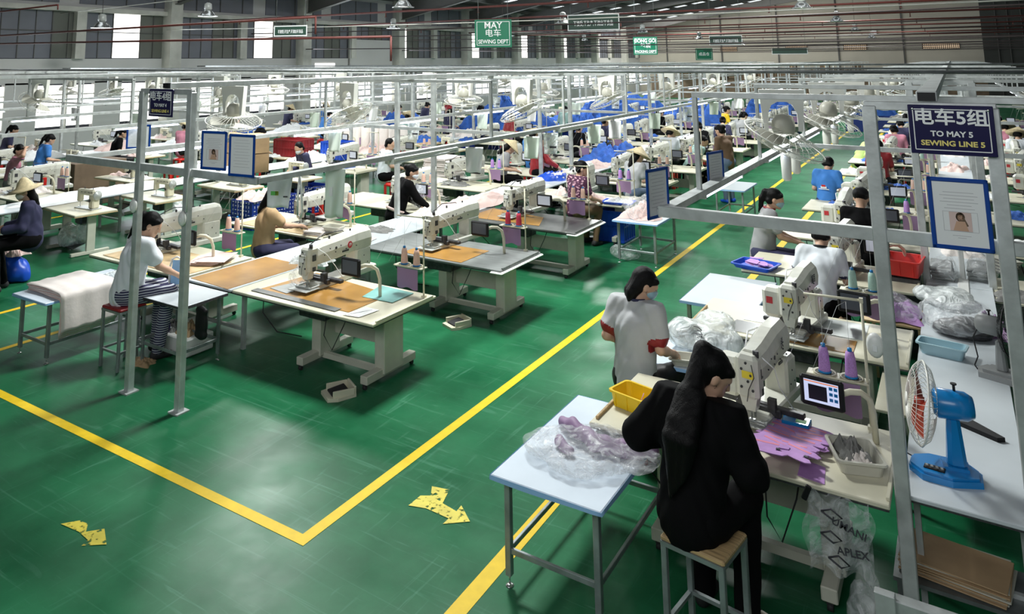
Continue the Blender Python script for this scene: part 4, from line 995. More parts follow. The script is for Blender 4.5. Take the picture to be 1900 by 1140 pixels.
def lockstitch():
    t = thing('lockstitch_machine', '', 'sewing machine')
    m_ = MB(); m_.box((0, 0, 0.008), (0.46, 0.18, 0.016), 0.004); m_.build('bed', 'machine_grey', t)
    m_ = MB(); m_.box((-0.02, 0, 0.255), (0.40, 0.085, 0.10), 0.025); m_.box((0.15, 0, 0.13), (0.13, 0.13, 0.24), 0.02); m_.box((-0.205, 0, 0.20), (0.065, 0.095, 0.20), 0.015); a = m_.build('arm', 'cream', t)
    m_ = MB()
    for q in range(4): screw(m_, -0.12+q*0.09, -0.045, 0.26, 0.008, 'y')
    m_.cyl((0.13, -0.068, 0.14), (0.13, -0.078, 0.14), 0.022, n=12); m_.cyl((0.11, 0, 0.30), (0.11, 0, 0.34), 0.006, n=6); m_.cyl((-0.1, 0, 0.30), (-0.1, 0, 0.335), 0.008, n=6); m_.build('fittings', 'darkmetal', a)
    m_ = MB(); m_.lathe([(0.0, 0.0), (0.07, 0.0), (0.078, 0.012), (0.07, 0.03), (0.035, 0.028), (0.03, 0.04), (0, 0.04)], (0.215, 0, 0.22), 22, 'x'); m_.build('handwheel', 'machine_grey', t)
    m_ = MB(); m_.cyl((-0.205, 0, 0.01), (-0.205, 0, 0.11), 0.005, n=6); m_.box((-0.205, -0.01, 0.02), (0.02, 0.04, 0.006)); m_.build('needle_bar', 'chrome', t)
    return t
def small_table():
    t = thing('sewing_table', '', 'table')
    m_ = MB(); m_.box((0, 0, 0.64), (1.25, 0.62, 0.03), 0.008); m_.build('tabletop', 'cream', t)
    m_ = MB(); m_.box((0, 0, 0.622), (1.255, 0.625, 0.012)); m_.build('wood_edge', 'plywood', t)
    for x in (-0.46, 0.46):
        m_ = MB(); m_.box((x, 0.0, 0.335), (0.05, 0.12, 0.57), 0.004); m_.build('leg', 'cream_leg', t)
        m_ = MB(); m_.box((x, 0.0, 0.03), (0.06, 0.55, 0.05), 0.006); m_.build('foot', 'cream_leg', t)
    m_ = MB(); m_.box((0, 0.05, 0.15), (0.92, 0.03, 0.05)); m_.build('stretcher', 'cream_leg', t)
    m_ = MB(); m_.box((0.05, -0.05, 0.10), (0.3, 0.22, 0.015), rx=0.3); m_.build('treadle', 'darkmetal', t)
    m_ = MB(); m_.box((0.2, 0.0, 0.52), (0.22, 0.2, 0.16), 0.02); m_.build('motor_box', 'darkmetal', t)
    return t
def work_bench(top='blue_cover', w=0.72, d=1.2, h=0.65, legm='steel_leg', drape=True, leveling=True):
    t = thing('side_bench', '', 'table')
    m_ = MB(); m_.box((0, 0, h-0.014), (w, d, 0.028), 0.006); m_.build('tabletop', top, t)
    if drape:
        m_ = MB()
        def fn(u, v): 
            per = 2*(w+d); s_ = u*per
            if s_ < w: p = (-w/2+s_, -d/2); nrm = (0, -1)
            elif s_ < w+d: p = (w/2, -d/2+s_-w); nrm = (1, 0)
            elif s_ < 2*w+d: p = (w/2-(s_-w-d), d/2); nrm = (0, 1)
            else: p = (-w/2, d/2-(s_-2*w-d)); nrm = (-1, 0)
            return (p[0]+nrm[0]*(0.003+0.004*v), p[1]+nrm[1]*(0.003+0.004*v), h-0.002-v*(0.024+0.004*math.sin(s_*7)))
        m_.grid(fn, 80, 2); m_.build('cover_edge', 'edge_blue', t)
    for sx in (-1, 1):
        for sy in (-1, 1):
            x, y = sx*(w/2-0.07), sy*(d/2-0.09)
            m_ = MB(); m_.box((x, y, (h-0.03+0.06)/2), (0.038, 0.038, h-0.09), 0.003); l = m_.build('leg', legm, t)
            if leveling: m_ = MB(); m_.cyl((x, y, 0.008), (x, y, 0.07), 0.005, n=6); m_.lathe([(0.026, 0), (0.024, 0.006), (0.006, 0.012)], (x, y, 0), 12); m_.build('leveling_foot', 'chrome', l)
    for (a, b) in (((-1, -1), (1, -1)), ((1, -1), (1, 1)), ((1, 1), (-1, 1)), ((-1, 1), (-1, -1))):
        m_ = MB(); xa, ya, xb, yb = a[0]*(w/2-0.07), a[1]*(d/2-0.09), b[0]*(w/2-0.07), b[1]*(d/2-0.09)
        m_.box(((xa+xb)/2, (ya+yb)/2, 0.20), (abs(xb-xa)+0.02, abs(yb-ya)+0.02, 0.032), 0.003); m_.build('stretcher', legm, t)
    return t
def stool(seat='wood', h=0.58, w=0.32, legm='steel_leg'):
    t = thing('stool', '', 'stool')
    m_ = MB(); m_.box((0, 0, h-0.014), (w, w*0.92, 0.028), 0.008); m_.build('seat', seat, t)
    m_ = MB()
    m_.box((0, -w*0.44, h-0.036), (w*0.98, 0.02, 0.022)); m_.box((0, w*0.44, h-0.036), (w*0.98, 0.02, 0.022)); m_.box((w*0.46, 0, h-0.036), (0.02, w*0.9, 0.022)); m_.box((-w*0.46, 0, h-0.036), (0.02, w*0.9, 0.022)); m_.build('seat_frame', legm, t)
    for sx in (-1, 1):
        for sy in (-1, 1):
            m_ = MB(); x, y = sx*w*0.45, sy*w*0.42; m_.box((x, y, (h-0.03)/2), (0.028, 0.028, h-0.03), 0.003); m_.build('leg', legm, t)
    for sx, sy in ((0, -1), (0, 1), (-1, 0), (1, 0)):
        m_ = MB(); m_.box((sx*w*0.45, sy*w*0.42, 0.17), (0.02 if sx else w*0.9, w*0.84 if sx else 0.02, 0.02)); m_.build('rung', legm, t)
    return t
def plastic_stool():
    t = MB(); w, h = 0.17, 0.45
    t.lathe([(0.0, h), (0.14, h), (0.155, h-0.01), (0.16, h-0.05), (0.15, h-0.06)], n=16)
    for sx in (-1, 1):
        for sy in (-1, 1): t.prism([(sx*0.06, sy*0.13), (sx*0.13, sy*0.13), (sx*0.13, sy*0.06)], 0, h-0.03) if sx*sy > 0 else t.prism([(sx*0.13, sy*0.06), (sx*0.13, sy*0.13), (sx*0.06, sy*0.13)], 0, h-0.03)
    t.lathe([(0.165, 0.1), (0.17, 0.13), (0.16, 0.13), (0.155, 0.1)], n=16); return t
def pedal(label, loc, rz):
    t = thing('foot_pedal', label, 'pedal', (loc[0], loc[1], 0), rz)
    m_ = MB(); m_.prism([(-0.10, -0.13), (0.10, -0.13), (0.13, -0.04), (0.10, 0.14), (-0.10, 0.14), (-0.13, -0.04)], 0, 0.028); m_.box((-0.1, 0.02, 0.05), (0.02, 0.2, 0.06), 0.004); m_.box((0.1, 0.02, 0.05), (0.02, 0.2, 0.06), 0.004); m_.box((0, 0.13, 0.055), (0.2, 0.02, 0.07), 0.004); m_.build('housing', 'cream', t)
    m_ = MB(); m_.box((0, 0.0, 0.045), (0.15, 0.16, 0.018), 0.004, rx=0.15); m_.build('tread', 'rubber', t)
    return t
def fan_cage(mb, r=0.2, depth=0.09, n=36, wr=0.0016):
    for q in range(n):
        a = 2*PI*q/n
        pts = [(r*s*math.cos(a+0.15*s), -depth*math.sqrt(max(0, 1-s*s))*0.9, r*s*math.sin(a+0.15*s)) for s in (0.16, 0.4, 0.65, 0.85, 0.97, 1.0)]
        mb.tube(pts, wr, 3)
        pts = [(r*s*math.cos(a), depth*math.sqrt(max(0, 1-s*s))*0.8, r*s*math.sin(a)) for s in (0.3, 0.6, 0.85, 1.0)]
        mb.tube(pts, wr, 3)
    for s, y in ((1.0, 0), (0.75, -depth*0.6), (0.45, -depth*0.8)): mb.tube([(r*s*math.cos(2*PI*k/28), y, r*s*math.sin(2*PI*k/28)) for k in range(28)], 0.006 if s == 1 else 0.002, 5, True)
    mb.lathe([(0.0, -depth*0.93), (r*0.17, -depth*0.92), (r*0.17, -depth*0.86)], n=16, axis='y')
def fan_blades(mb, r=0.17, n=3):
    mb.lathe([(0, -0.03), (0.03, -0.025), (0.035, 0.02), (0, 0.02)], n=14, axis='y')
    for b in range(n):
        a0 = 2*PI*b/n
        def fn(u, v, a0=a0):
            rr = 0.03+(r-0.03)*u; a = a0+(v-0.5)*(1.2-0.3*u)+0.35*u; return (rr*math.cos(a), (v-0.5)*0.045, rr*math.sin(a))
        mb.grid(fn, 6, 5)
def wall_fan(ncage=30):
    t = thing('hanging_fan', '', 'fan')
    m_ = MB(); fan_cage(m_, 0.25, 0.10, ncage, 0.002); m_.build('cage', 'fan_white', t)
    m_ = MB(); fan_blades(m_, 0.21, 3); m_.build('blades', 'fan_white', t)
    m_ = MB(); m_.lathe([(0, 0.08), (0.07, 0.08), (0.085, 0.12), (0.08, 0.2), (0.05, 0.24), (0, 0.25)], n=18, axis='y'); m_.build('motor_housing', 'fan_white', t)
    m_ = MB(); m_.box((0, 0.17, 0.14), (0.05, 0.06, 0.22), 0.015); m_.box((0, 0.17, 0.26), (0.14, 0.10, 0.03), 0.008); m_.build('bracket', 'fan_white', t)
    return t

# ------------------------------------------------------------------ prototypes and placing
class Proto:
    def __init__(s, root): s.o = root; s.used = False
    def put(s, x, y, z, label, cat, rz=0, group=None, sc=None, mats=None, name=None):
        if not s.used and not mats and not sc:
            s.used = True; r = s.o; r.location = (x, y, z); r.rotation_euler = (0, 0, rz); tag(r, label, cat, group)
        else:
            r = dup(s.o, (x, y, z), rz, label, group); r['category'] = cat
        if sc: r.scale = sc
        for a, b in (mats or {}).items(): recolor(r, a, b)
        if name: r.name = name
        return r
    def drop(s):
        if not s.used:
            for ch in list(s.o.children_recursive): bpy.data.objects.remove(ch)
            bpy.data.objects.remove(s.o)
pMT = Proto(pattern_table()); pMTs = Proto(pattern_table(w=1.68, d=0.92, h=0.68, lx=(-0.45, 0.50)))
pMN = Proto(pattern_machine(False)); pMW = Proto(pattern_machine(True)); pM19 = pattern_machine(False, '19')
pSO, pSP, pSL = Proto(control_screen('off')), Proto(control_screen('pale')), Proto(control_screen('lit'))
pTS = Proto(thread_stand()); pTC = Proto(thread_cone()); pLS = Proto(lockstitch()); pST = Proto(small_table())
pWB = Proto(work_bench()); pSS = Proto(stool()); 
_ps = plastic_stool().build('plastic_stool', 'red_plastic'); pPS = Proto(_ps)

COLN = {'5L': 'left side of the right line', '5R': 'right side of the right line', '4R': 'aisle side of the middle line', '4L': 'far side of the middle line', '3R': 'near side of the third line', '3L': 'far side of the third line', '2R': 'near side of the wall line', '2L': 'wall side of the wall line'}
def cones(x, y, z, col, where, n=2, dx=(-0.09, -0.245), grp=True):
    for i in range(n):
        mats = {} if col == 'thread_peach' else {'wound_thread': col}
        r = pTC.put(x+dx[i], y, z, '%s thread cone, the %s one on %s' % ({'thread_peach': 'peach', 'thread_red': 'red', 'thread_purple': 'purple', 'thread_mint': 'mint'}[col], ('right', 'left')[i], where), 'thread', group='thread cones', mats={'thread_peach': col} if col != 'thread_peach' else None)
# --- hero stations of the middle line, aisle side
yR = [6.03+2.13*k for k in range(24)]
def mt(x, y, label, mats=None, P_=pMT, rz=0, sc=None): return P_.put(x, y, 0, label, 'table', rz, mats=mats, sc=sc)
mt(-5.55, yR[0], 'cream sewing table on broad T legs under the machine numbered 19')
mt(-5.45, yR[1], 'sewing table with a grey wood top, behind the one numbered 19', {'cream': 'grey_mat'})
mt(-5.50, yR[2], 'sewing table with a dark glossy top, third from the front beside the aisle', {'cream': 'darkgrey_mat'})
pM19.location = (-5.74, 5.98, 0.65); tag(pM19, 'cream pattern sewing machine with a round red badge numbered 19', 'sewing machine')
pMN.put(-5.62, 8.05, 0.65, 'pattern sewing machine on the grey wood top table', 'sewing machine', rz=R(-4))
pMN.put(-5.72, 10.25, 0.65, 'pattern sewing machine on the dark glossy table, a person in a floral shirt behind', 'sewing machine', rz=R(-4))
pSO.put(-5.22, 6.02, 0.61, 'dark control screen on a bent pipe beside the machine numbered 19', 'screen')
pSO.put(-5.02, 8.2, 0.61, 'dark control screen standing over the grey wood table', 'screen')
pSP.put(-5.18, 10.3, 0.61, 'pale control screen over the dark glossy table', 'screen', group=None)
pTS.put(-4.60, 6.42, 0.65, 'thread stand at the right corner of the table numbered 19', 'stand'); cones(-4.60, 6.42, 0.94, 'thread_peach', 'the stand of the machine numbered 19')
pTS.put(-4.60, 8.60, 0.65, 'thread stand at the corner of the grey wood table', 'stand'); cones(-4.60, 8.60, 0.94, 'thread_red', 'the stand of the grey wood table')
pTS.put(-4.66, 10.72, 0.65, 'thread stand at the corner of the dark glossy table', 'stand'); cones(-4.66, 10.72, 0.94, 'thread_peach', 'the stand of the dark glossy table')
pad('brown mat under the machine numbered 19', [(-6.2, 5.68), (-4.93, 5.66), (-4.93, 6.30), (-6.12, 6.48)], 0.651, 'brown_mat')
pad('dark grey strip along the front edge of the brown mat', [(-6.23, 5.62), (-5.05, 5.60), (-5.05, 5.69), (-6.23, 5.71)], 0.6555, 'darkgrey_mat')
pad('teal plastic sheet at the right rear of the table numbered 19', [(-5.12, 6.08), (-4.75, 6.1), (-4.75, 6.45), (-5.2, 6.48)], 0.6555, 'teal_mat')
p_ = pad('printed paper slip near the right corner of the table numbered 19', [(-4.93, 5.57), (-4.75, 5.60), (-4.72, 5.86), (-4.88, 5.86)], 0.6565, 'paper', 0.001, 'paper_slip', 'paper')
m_ = MB(); [m_.box((-4.88+0.02*q, 5.62+0.04*q, 0.6578), (0.10, 0.006, 0.0004), rz=1.1) for q in range(5)]; m_.build('print_lines', 'ink', p_)
pad('brown mat on the long white table, left of the machine numbered 19', [(-7.12, 5.55), (-6.45, 5.5), (-6.42, 6.6), (-7.1, 6.62)], 0.661, 'brown_mat')
pad('brown mat under the machine on the grey wood table', [(-5.85, 7.72), (-4.98, 7.70), (-4.98, 8.35), (-5.85, 8.35)], 0.651, 'brown_mat')
pad('brown mat spread on the dark glossy table', [(-6.3, 9.95), (-5.1, 9.95), (-5.3, 10.5), (-6.3, 10.7)], 0.651, 'brown_mat')
pad('clear plastic plate lying on the front of the brown mat', [(-6.12, 5.78), (-5.84, 5.74), (-5.80, 5.98), (-6.05, 6.05)], 0.6558, 'grey_mat', 0.004, 'plastic_plate', 'plate')
pedal('cream foot pedal on the floor under the table numbered 19', (-4.88, 5.47), R(-30)); pedal('cream foot pedal on the floor before the grey wood table', (-4.95, 7.55), R(-25))
# rounded side shelf of table two
m_ = MB(); m_.box((-4.47, 8.15, 0.62), (0.16, 1.05, 0.02), 0.01); tag(m_.build('side_shelf', 'white_paint'), 'white rounded side shelf along the grey wood table', 'shelf')
m_ = MB(); m_.box((-4.52, 10.3, 0.62), (0.16, 1.05, 0.02), 0.01); tag(m_.build('side_shelf', 'white_paint'), 'white side shelf along the dark glossy table', 'shelf')

def film_bag(label, x, y, z, sx, sy, sz, m='film', seed=0, rz=0, name='plastic_bag', cat='bag', h=0.022, group=None):
    rnd = random.Random(seed); pr = []
    for q in range(9):
        a = rnd.uniform(0, 2*PI); r_ = rnd.uniform(0.1, 0.75)
        pr.append(('e', (math.cos(a)*r_*sx, math.sin(a)*r_*sy, sz*rnd.uniform(0.15, 0.6)), (sx*rnd.uniform(0.25, 0.5), sy*rnd.uniform(0.25, 0.5), sz*rnd.uniform(0.3, 0.5))))
    pr.append(('e', (0, 0, sz*0.35), (sx*0.8, sy*0.8, sz*0.4)))
    def w(P): x_, y_, z_ = P[..., 0], P[..., 1], P[..., 2]; return 0.007*np.sin(24*x_+5*np.sin(13*y_+seed)+9*z_)*np.cos(17*y_+4*np.sin(15*x_))+0.003*np.abs(np.sin(60*x_+35*y_+30*z_+6*np.sin(20*y_)))
    o = blob(name, pr, m, h, 0.03, None, w, lambda P: 0.004-P[..., 2], (x, y, z), rz, smooth=2); o.data.name = name
    return tag(o, label, cat, group)
def cloth_pile(label, x, y, z, sx, sy, sz, m, seed=0, rz=0, cat='cloth', name='cloth_pile', group=None, n=34, m2=None):
    rnd = random.Random(seed); mb = MB(); ph = [rnd.uniform(0, 6) for _ in range(6)]
    def fn(u, v):
        a, b = u*2-1, v*2-1; r_ = max(abs(a), abs(b)); k = max(0, 1-r_**3)
        hgt = sz*k*(0.65+0.35*math.sin(5*a+ph[0])*math.cos(4*b+ph[1])) + sz*0.16*k*math.sin(17*a+6*b+ph[2]+3*math.sin(7*b))+sz*0.08*k*math.sin(31*b+9*a+ph[3])
        ed = 1+0.12*math.sin(6*math.atan2(b, a)+ph[4])
        return (a*sx*ed, b*sy*ed, max(0.001, hgt))
    mb.grid(fn, n, n); o = mb.build(name, m, None, (x, y, z), rz)
    return tag(o, label, cat, group)
def sheet_stack(label, x, y, z, w, d, n, m, rz=0, seed=0, fan=0.0, cat='cloth', name='fabric_stack', th=0.006, m2=None):
    rnd = random.Random(seed); t = MB()
    for q in range(n):
        t.m = q % 2 if m2 else 0
        t.box((rnd.uniform(-.01, .01)+fan*q, rnd.uniform(-.012, .012), th*(q+0.5)), (w*rnd.uniform(.95, 1), d*rnd.uniform(.95, 1), th*0.8), 0.002, rz=rnd.uniform(-.05, .05))
    return tag(t.build(name, [m, m2] if m2 else m, None, (x, y, z), rz), label, cat)
def tray(label, x, y, z, w, d, h, m, rz=0, name='tray', cat='tray', th=0.006, rib=False, flare=1.12, mat2=None):
    t = MB(); 
    def rr(w_, d_, z_, r_=0.03, n=4):
        o = []
        for cx, cy, a0 in ((w_/2-r_, d_/2-r_, 0), (-w_/2+r_, d_/2-r_, PI/2), (-w_/2+r_, -d_/2+r_, PI), (w_/2-r_, -d_/2+r_, 1.5*PI)):
            for q in range(n+1): a = a0+PI/2*q/n; o.append((cx+r_*math.cos(a), cy+r_*math.sin(a), z_))
        return o
    f = flare
    rings = [rr(w/f, d/f, 0), rr(w, d, h), rr(w+0.02, d+0.02, h), rr(w+0.02, d+0.02, h-0.012), rr(w-2*th, d-2*th, h), rr(w/f-2*th, d/f-2*th, th)]
    order = [0, 1, 3, 2, 4, 5]; k = len(rings[0]); vs = [p for q in order for p in rings[q]]
    fs = [(a*k+i, a*k+(i+1) % k, (a+1)*k+(i+1) % k, (a+1)*k+i) for a in range(5) for i in range(k)]+[tuple(range(k-1, -1, -1)), tuple(5*k+i for i in range(k))]
    t.add(vs, fs)
    if rib:
        for q in (-0.33, 0, 0.33): t.box((w*q, -d/2*0.97, h*0.5), (0.008, 0.012, h*0.9)); t.box((w*q, d/2*0.97, h*0.5), (0.008, 0.012, h*0.9))
    return tag(t.build(name, m, None, (x, y, z), rz), label, cat)
def crate(label, x, y, z, w, d, h, m, rz=0, pat=False, group=None, m2='paper'):
    t = thing('plastic_crate', label, 'crate', (x, y, z), rz, group)
    b = MB(); b.box((0, 0, 0.01), (w-0.03, d-0.03, 0.02))
    for sx in (-1, 1): b.box((sx*(w/2-0.008), 0, h/2), (0.012, d-0.02, h)); 
    for sy in (-1, 1): b.box((0, sy*(d/2-0.008), h/2), (w-0.02, 0.012, h))
    b.build('basket_wall', m, t)
    b = MB()
    for z_ in (h-0.02, 0.02, h*0.5): b.box((0, -d/2, z_), (w, 0.018, 0.03), 0.003); b.box((0, d/2, z_), (w, 0.018, 0.03), 0.003); b.box((-w/2, 0, z_), (0.018, d, 0.03), 0.003); b.box((w/2, 0, z_), (0.018, d, 0.03), 0.003)
    k = int(w/0.09)
    for q in range(k+1): xx = -w/2+w*q/k; b.box((xx, -d/2-0.002, h/2), (0.014, 0.014, h*0.94)); b.box((xx, d/2+0.002, h/2), (0.014, 0.014, h*0.94))
    k = int(d/0.09)
    for q in range(k+1): yy = -d/2+d*q/k; b.box((w/2+0.002, yy, h/2), (0.014, 0.014, h*0.94))
    b.build('rim_and_ribs', m, t)
    if pat:
        rnd = random.Random(int(x*100)); b = MB()
        for q in range(int(w/0.07)):
            for r_ in range(int(h/0.07)):
                L = rnd.random() < 0.5; xx = -w/2+0.05+q*0.07; zz = 0.05+r_*0.07
                b.box((xx, -d/2-0.010, zz), (0.04 if L else 0.01, 0.002, 0.01 if L else 0.04))
        for q in range(int(d/0.07)):
            for r_ in range(int(h/0.07)):
                L = rnd.random() < 0.5; yy = -d/2+0.05+q*0.07; zz = 0.05+r_*0.07
                b.box((w/2+0.010, yy, zz), (0.002, 0.04 if L else 0.01, 0.01 if L else 0.04))
        b.build('slots', m2, t)
    return t
def carton(label, x, y, z, w, d, h, rz=0, m='cardboard', group=None):
    t = thing('cardboard_box', label, 'box', (x, y, z), rz, group)
    b = MB(); b.box((0, 0, h/2), (w, d, h), 0.004); b.build('body', m, t)
    b = MB(); b.box((0, 0, h+0.001), (0.05, d*0.98, 0.002)); b.box((0, -d/2-0.001, h*0.86), (0.05, 0.002, h*0.26)); b.build('tape', 'plywood', t)
    return t

# --- the long centre tables
def long_table(L=4.6, w=0.74):
    t = thing('long_table', '', 'table')
    b = MB(); b.box((0, L/2, 0.65), (w, L, 0.022), 0.004); b.build('tabletop', 'white_top', t)
    b = MB(); b.box((0, L/2, 0.634), (w-0.01, L-0.01, 0.01)); b.build('edge_band', 'darkmetal', t)
    for y in (0.25, L/2, L-0.25):
        for x in (-w/2+0.06, w/2-0.06): b = MB(); b.box((x, y, 0.312), (0.04, 0.04, 0.624)); b.build('leg', 'galv', t)
        b = MB(); b.box((0, y, 0.2), (w-0.14, 0.03, 0.03)); b.build('stretcher', 'galv', t)
    return t
pLT = Proto(long_table())
for k in range(11): pLT.put(-6.78, 5.5+k*4.62, 0, 'long white centre table of the middle line, %s section from the front' % ORD[k], 'table', group='long white centre tables')
for k in range(11): pLT.put(-0.14, 5.02+k*4.62, 0, 'long white centre table of the right line, %s section from the front' % ORD[k], 'table', group='long white centre tables', sc=(0.77, 1, 1.01))
for k in range(10): pLT.put(-13.0, 6.0+k*4.62, 0, 'long white centre table of the third line, %s section from the front' % ORD[k], 'table', group='long white centre tables')
for k in range(9): pLT.put(-19.2, 7.0+k*4.62, 0, 'long white centre table of the wall line, %s section from the front' % ORD[k], 'table', group='long white centre tables')

# --- right line, left side: the big near stations
y5 = [5.29+2.12*k for k in range(24)]
for k, lb in ((0, 'cream sewing table where the long haired person in black sits'), (1, 'cream sewing table with purple thread stand, second on the right line'), (2, 'cream sewing table behind the person with a grey white back')):
    mt(-1.31, y5[k], lb, P_=pMTs)
q_ = pMW.put(-1.25, 5.38, 0.68, 'white wide headed sewing machine in front of the person in black', 'sewing machine', rz=R(-8), sc=(0.95, 0.68, 0.98))
lettering('头', 0.075, 'ink', q_, (0.094, 0.50, 0.425), (PI/2, 0, PI/2), 'handwriting', 0.001)
q_ = pMW.put(-1.30, 7.12, 0.68, 'white wide headed sewing machine with red logo, on the second table', 'sewing machine', rz=R(-8), sc=(0.95, 0.68, 0.98))
lettering('高目', 0.075, 'ink', q_, (0.094, 0.50, 0.425), (PI/2, 0, PI/2), 'handwriting', 0.001)
pMW.put(-1.2, 9.3, 0.68, 'white wide headed sewing machine in front of the grey white back', 'sewing machine', rz=R(-8), sc=(0.95, 0.68, 0.98))
pSL.put(-0.84, 5.38, 0.63, 'lit control screen nearest the camera, showing a sewing pattern', 'screen', rz=R(-5))
pSO.put(-0.86, 7.42, 0.63, 'blank dark control screen behind the purple thread cones', 'screen', rz=R(-5))
pSP.put(-0.86, 9.7, 0.63, 'pale control screen near the red basket', 'screen', rz=R(-5))
pTS.put(-0.62, 5.71, 0.68, 'thread stand with two purple cones, nearest the camera', 'stand'); cones(-0.62, 5.71, 0.97, 'thread_purple', 'the nearest thread stand')
pTS.put(-0.66, 7.83, 0.68, 'thread stand with two mint cones, second on the right line', 'stand'); cones(-0.66, 7.83, 0.97, 'thread_mint', 'the second stand of the right line')
pad('brown mat on the second table of the right line', [(-1.52, 7.02), (-0.85, 7.0), (-0.85, 7.32), (-1.5, 7.36)], 0.681, 'brown_mat')
pad('shiny metal plate at the left of the brown mat', [(-1.85, 7.02), (-1.56, 7.02), (-1.53, 7.3), (-1.80, 7.33)], 0.681, 'chrome', 0.006, 'metal_plate', 'plate')
pad('grey metal plate under the head of the second machine', [(-1.75, 7.37), (-0.8, 7.37), (-0.8, 7.8), (-1.7, 7.8)], 0.6805, 'galv', 0.003, 'metal_plate', 'plate')
m_ = MB(); m_.box((-2.12, 5.2, 0.69), (0.018, 0.62, 0.02), 0.003); tag(m_.build('wooden_stick', 'wood'), 'thin wooden strip along the left edge of the nearest table', 'strip')
m_ = MB(); m_.box((-2.12, 7.3, 0.69), (0.018, 0.5, 0.02), 0.003); tag(m_.build('wooden_stick', 'wood'), 'thin wooden strip along the left edge of the second table', 'strip')
# bench A with plastic wrapped slippers
pWB.put(-2.10, 4.69, 0, 'blue covered bench on steel legs, front of the right line, purple wrapped pieces on it', 'table', sc=(0.95, 1.04, 0.94))
pWB.put(-1.98, 6.72, 0, 'bench beside the person in the grey tee, a white bag on it', 'table', sc=(0.9, 0.85, 0.92), rz=R(2))
pWB.put(-2.12, 8.42, 0, 'bench with a white covered top in front of the blue tray', 'table', sc=(0.98, 0.95, 0.94), mats={'blue_cover': 'white_top'})
slip = [('s', (-0.30, 0.20, 0.03), (-0.20, 0.10, 0.07), 0.035, 0.04), ('s', (-0.20, 0.10, 0.07), (0.0, 0.02, 0.05), 0.045, 0.05), ('s', (0.0, 0.02, 0.05), (0.2, 0.06, 0.04), 0.05, 0.05), ('s', (0.2, 0.06, 0.04), (0.32, 0.12, 0.05), 0.045, 0.04), ('s', (-0.22, -0.05, 0.03), (-0.12, -0.12, 0.03), 0.035, 0.03)]
o = blob('fabric_bundle', slip, 'purple', 0.011, 0.02, None, lambda P: 0.006*np.sin(60*P[..., 0]+30*P[..., 1]), lambda P: 0.002-P[..., 2], (-2.02, 4.62, 0.613), 0.0); tag(o, 'purple grey fabric bundle wrapped inside the clear bag on the front bench', 'fabric')
film_bag('crumpled clear plastic bag around the purple bundle on the front bench', -2.00, 4.60, 0.612, 0.40, 0.34, 0.13, 'film', 3, 0.1, h=0.014)
# yellow box with offcuts
tray('yellow plastic box on the nearest sewing table', -1.97, 5.20, 0.682, 0.27, 0.21, 0.10, 'yellow_plastic', R(-14), 'plastic_box', 'box', rib=True, flare=1.1)
m_ = MB(); m_.prism([(-0.08, -0.03), (0.06, -0.05), (0.03, 0.04)], 0.0, 0.004); m_.prism([(0.02, -0.04), (0.09, -0.02), (0.07, 0.05)], 0.03, 0.034); m_.box((0.04, 0, 0.04), (0.004, 0.05, 0.07), ry=0.4); tag(m_.build('fabric_scrap', 'purple_cut', None, (-1.97, 5.20, 0.692), 0.2), 'purple fabric scraps lying inside the yellow box', 'fabric')
# white bag with handwriting, bowl
b_ = film_bag('bulging white plastic bag with black handwriting, on the second bench', -1.95, 6.80, 0.60, 0.29, 0.38, 0.24, 'film_white', 5, 0, h=0.014)
m_ = MB(); 
for q in range(6): m_.tube([(-0.02+0.03*(q % 2), -0.20-0.012*q, 0.20-0.022*q), (0.02+0.02*(q % 3), -0.215-0.012*q, 0.205-0.022*q), (0.05, -0.22-0.012*q, 0.185-0.022*q)], 0.004, 4)
m_.build('handwriting', 'ink', b_)
tray('beige oval bowl on the bench beside the person in the grey tee', -1.98, 6.30, 0.602, 0.20, 0.17, 0.06, 'beige_plastic', 0.3, 'bowl', 'bowl', flare=1.35)
# purple cut pieces on the near table
rnd = random.Random(11)
for q in range(18):
    cx = (-1.08, -0.93)[q % 2]+rnd.uniform(-0.03, 0.03); cy = 4.94+0.030*q+rnd.uniform(-0.01, 0.01)
    poly = [(-0.085, -0.05), (0.03, -0.055), (0.075, -0.052), (0.095, -0.035), (0.075, -0.018), (0.04, -0.02), (0.05, 0.01), (0.095, 0.015), (0.10, 0.035), (0.06, 0.05), (-0.08, 0.055), (-0.065, 0.0)]
    t = thing('purple_cut_piece', 'purple cut fabric piece, %s from the front in the pile on the nearest table' % ORD[q], 'fabric', (cx, cy, 0.686+0.0045*(17-q)), rnd.uniform(-0.3, 0.3)-0.2, 'purple cut pieces'); t.rotation_euler[0] = rnd.uniform(0.0, 0.05); t.scale = (1.15, 1.35, 1)
    b = MB(); b.prism(poly, 0, 0.005); b.build('cut_shape', 'purple_cut', t)
    b = MB(); b.box((-0.01, 0.032, 0.0056), (0.12, 0.012, 0.0006)); b.build('printed_stripe', 'purple_print', t)
    b = MB(); b.box((0.05, -0.005, 0.006), (0.02, 0.012, 0.004)); b.build('hook_tab', 'ink', t)
pad('purple offcut lying flat beside the oval tray', [(-0.92, 4.88), (-0.78, 4.86), (-0.80, 5.05), (-0.93, 5.08)], 0.6815, 'purple_cut', 0.003, 'fabric_offcut', 'fabric')
tr = tray('beige oval tray with grey cloth scraps at the corner of the nearest table', -0.66, 5.20, 0.682, 0.24, 0.30, 0.075, 'beige_plastic', R(20), 'oval_tray', 'tray', flare=1.12)
cloth_pile('crumpled grey fabric scrap in the beige oval tray', -0.68, 5.24, 0.70, 0.07, 0.10, 0.10, 'grey_cloth', 4, 0.5, 'fabric', 'fabric_scrap')
cloth_pile('pale fabric scrap in the beige oval tray', -0.64, 5.18, 0.70, 0.07, 0.05, 0.06, 'pale_cloth', 9, 0.2, 'fabric', 'fabric_scrap')
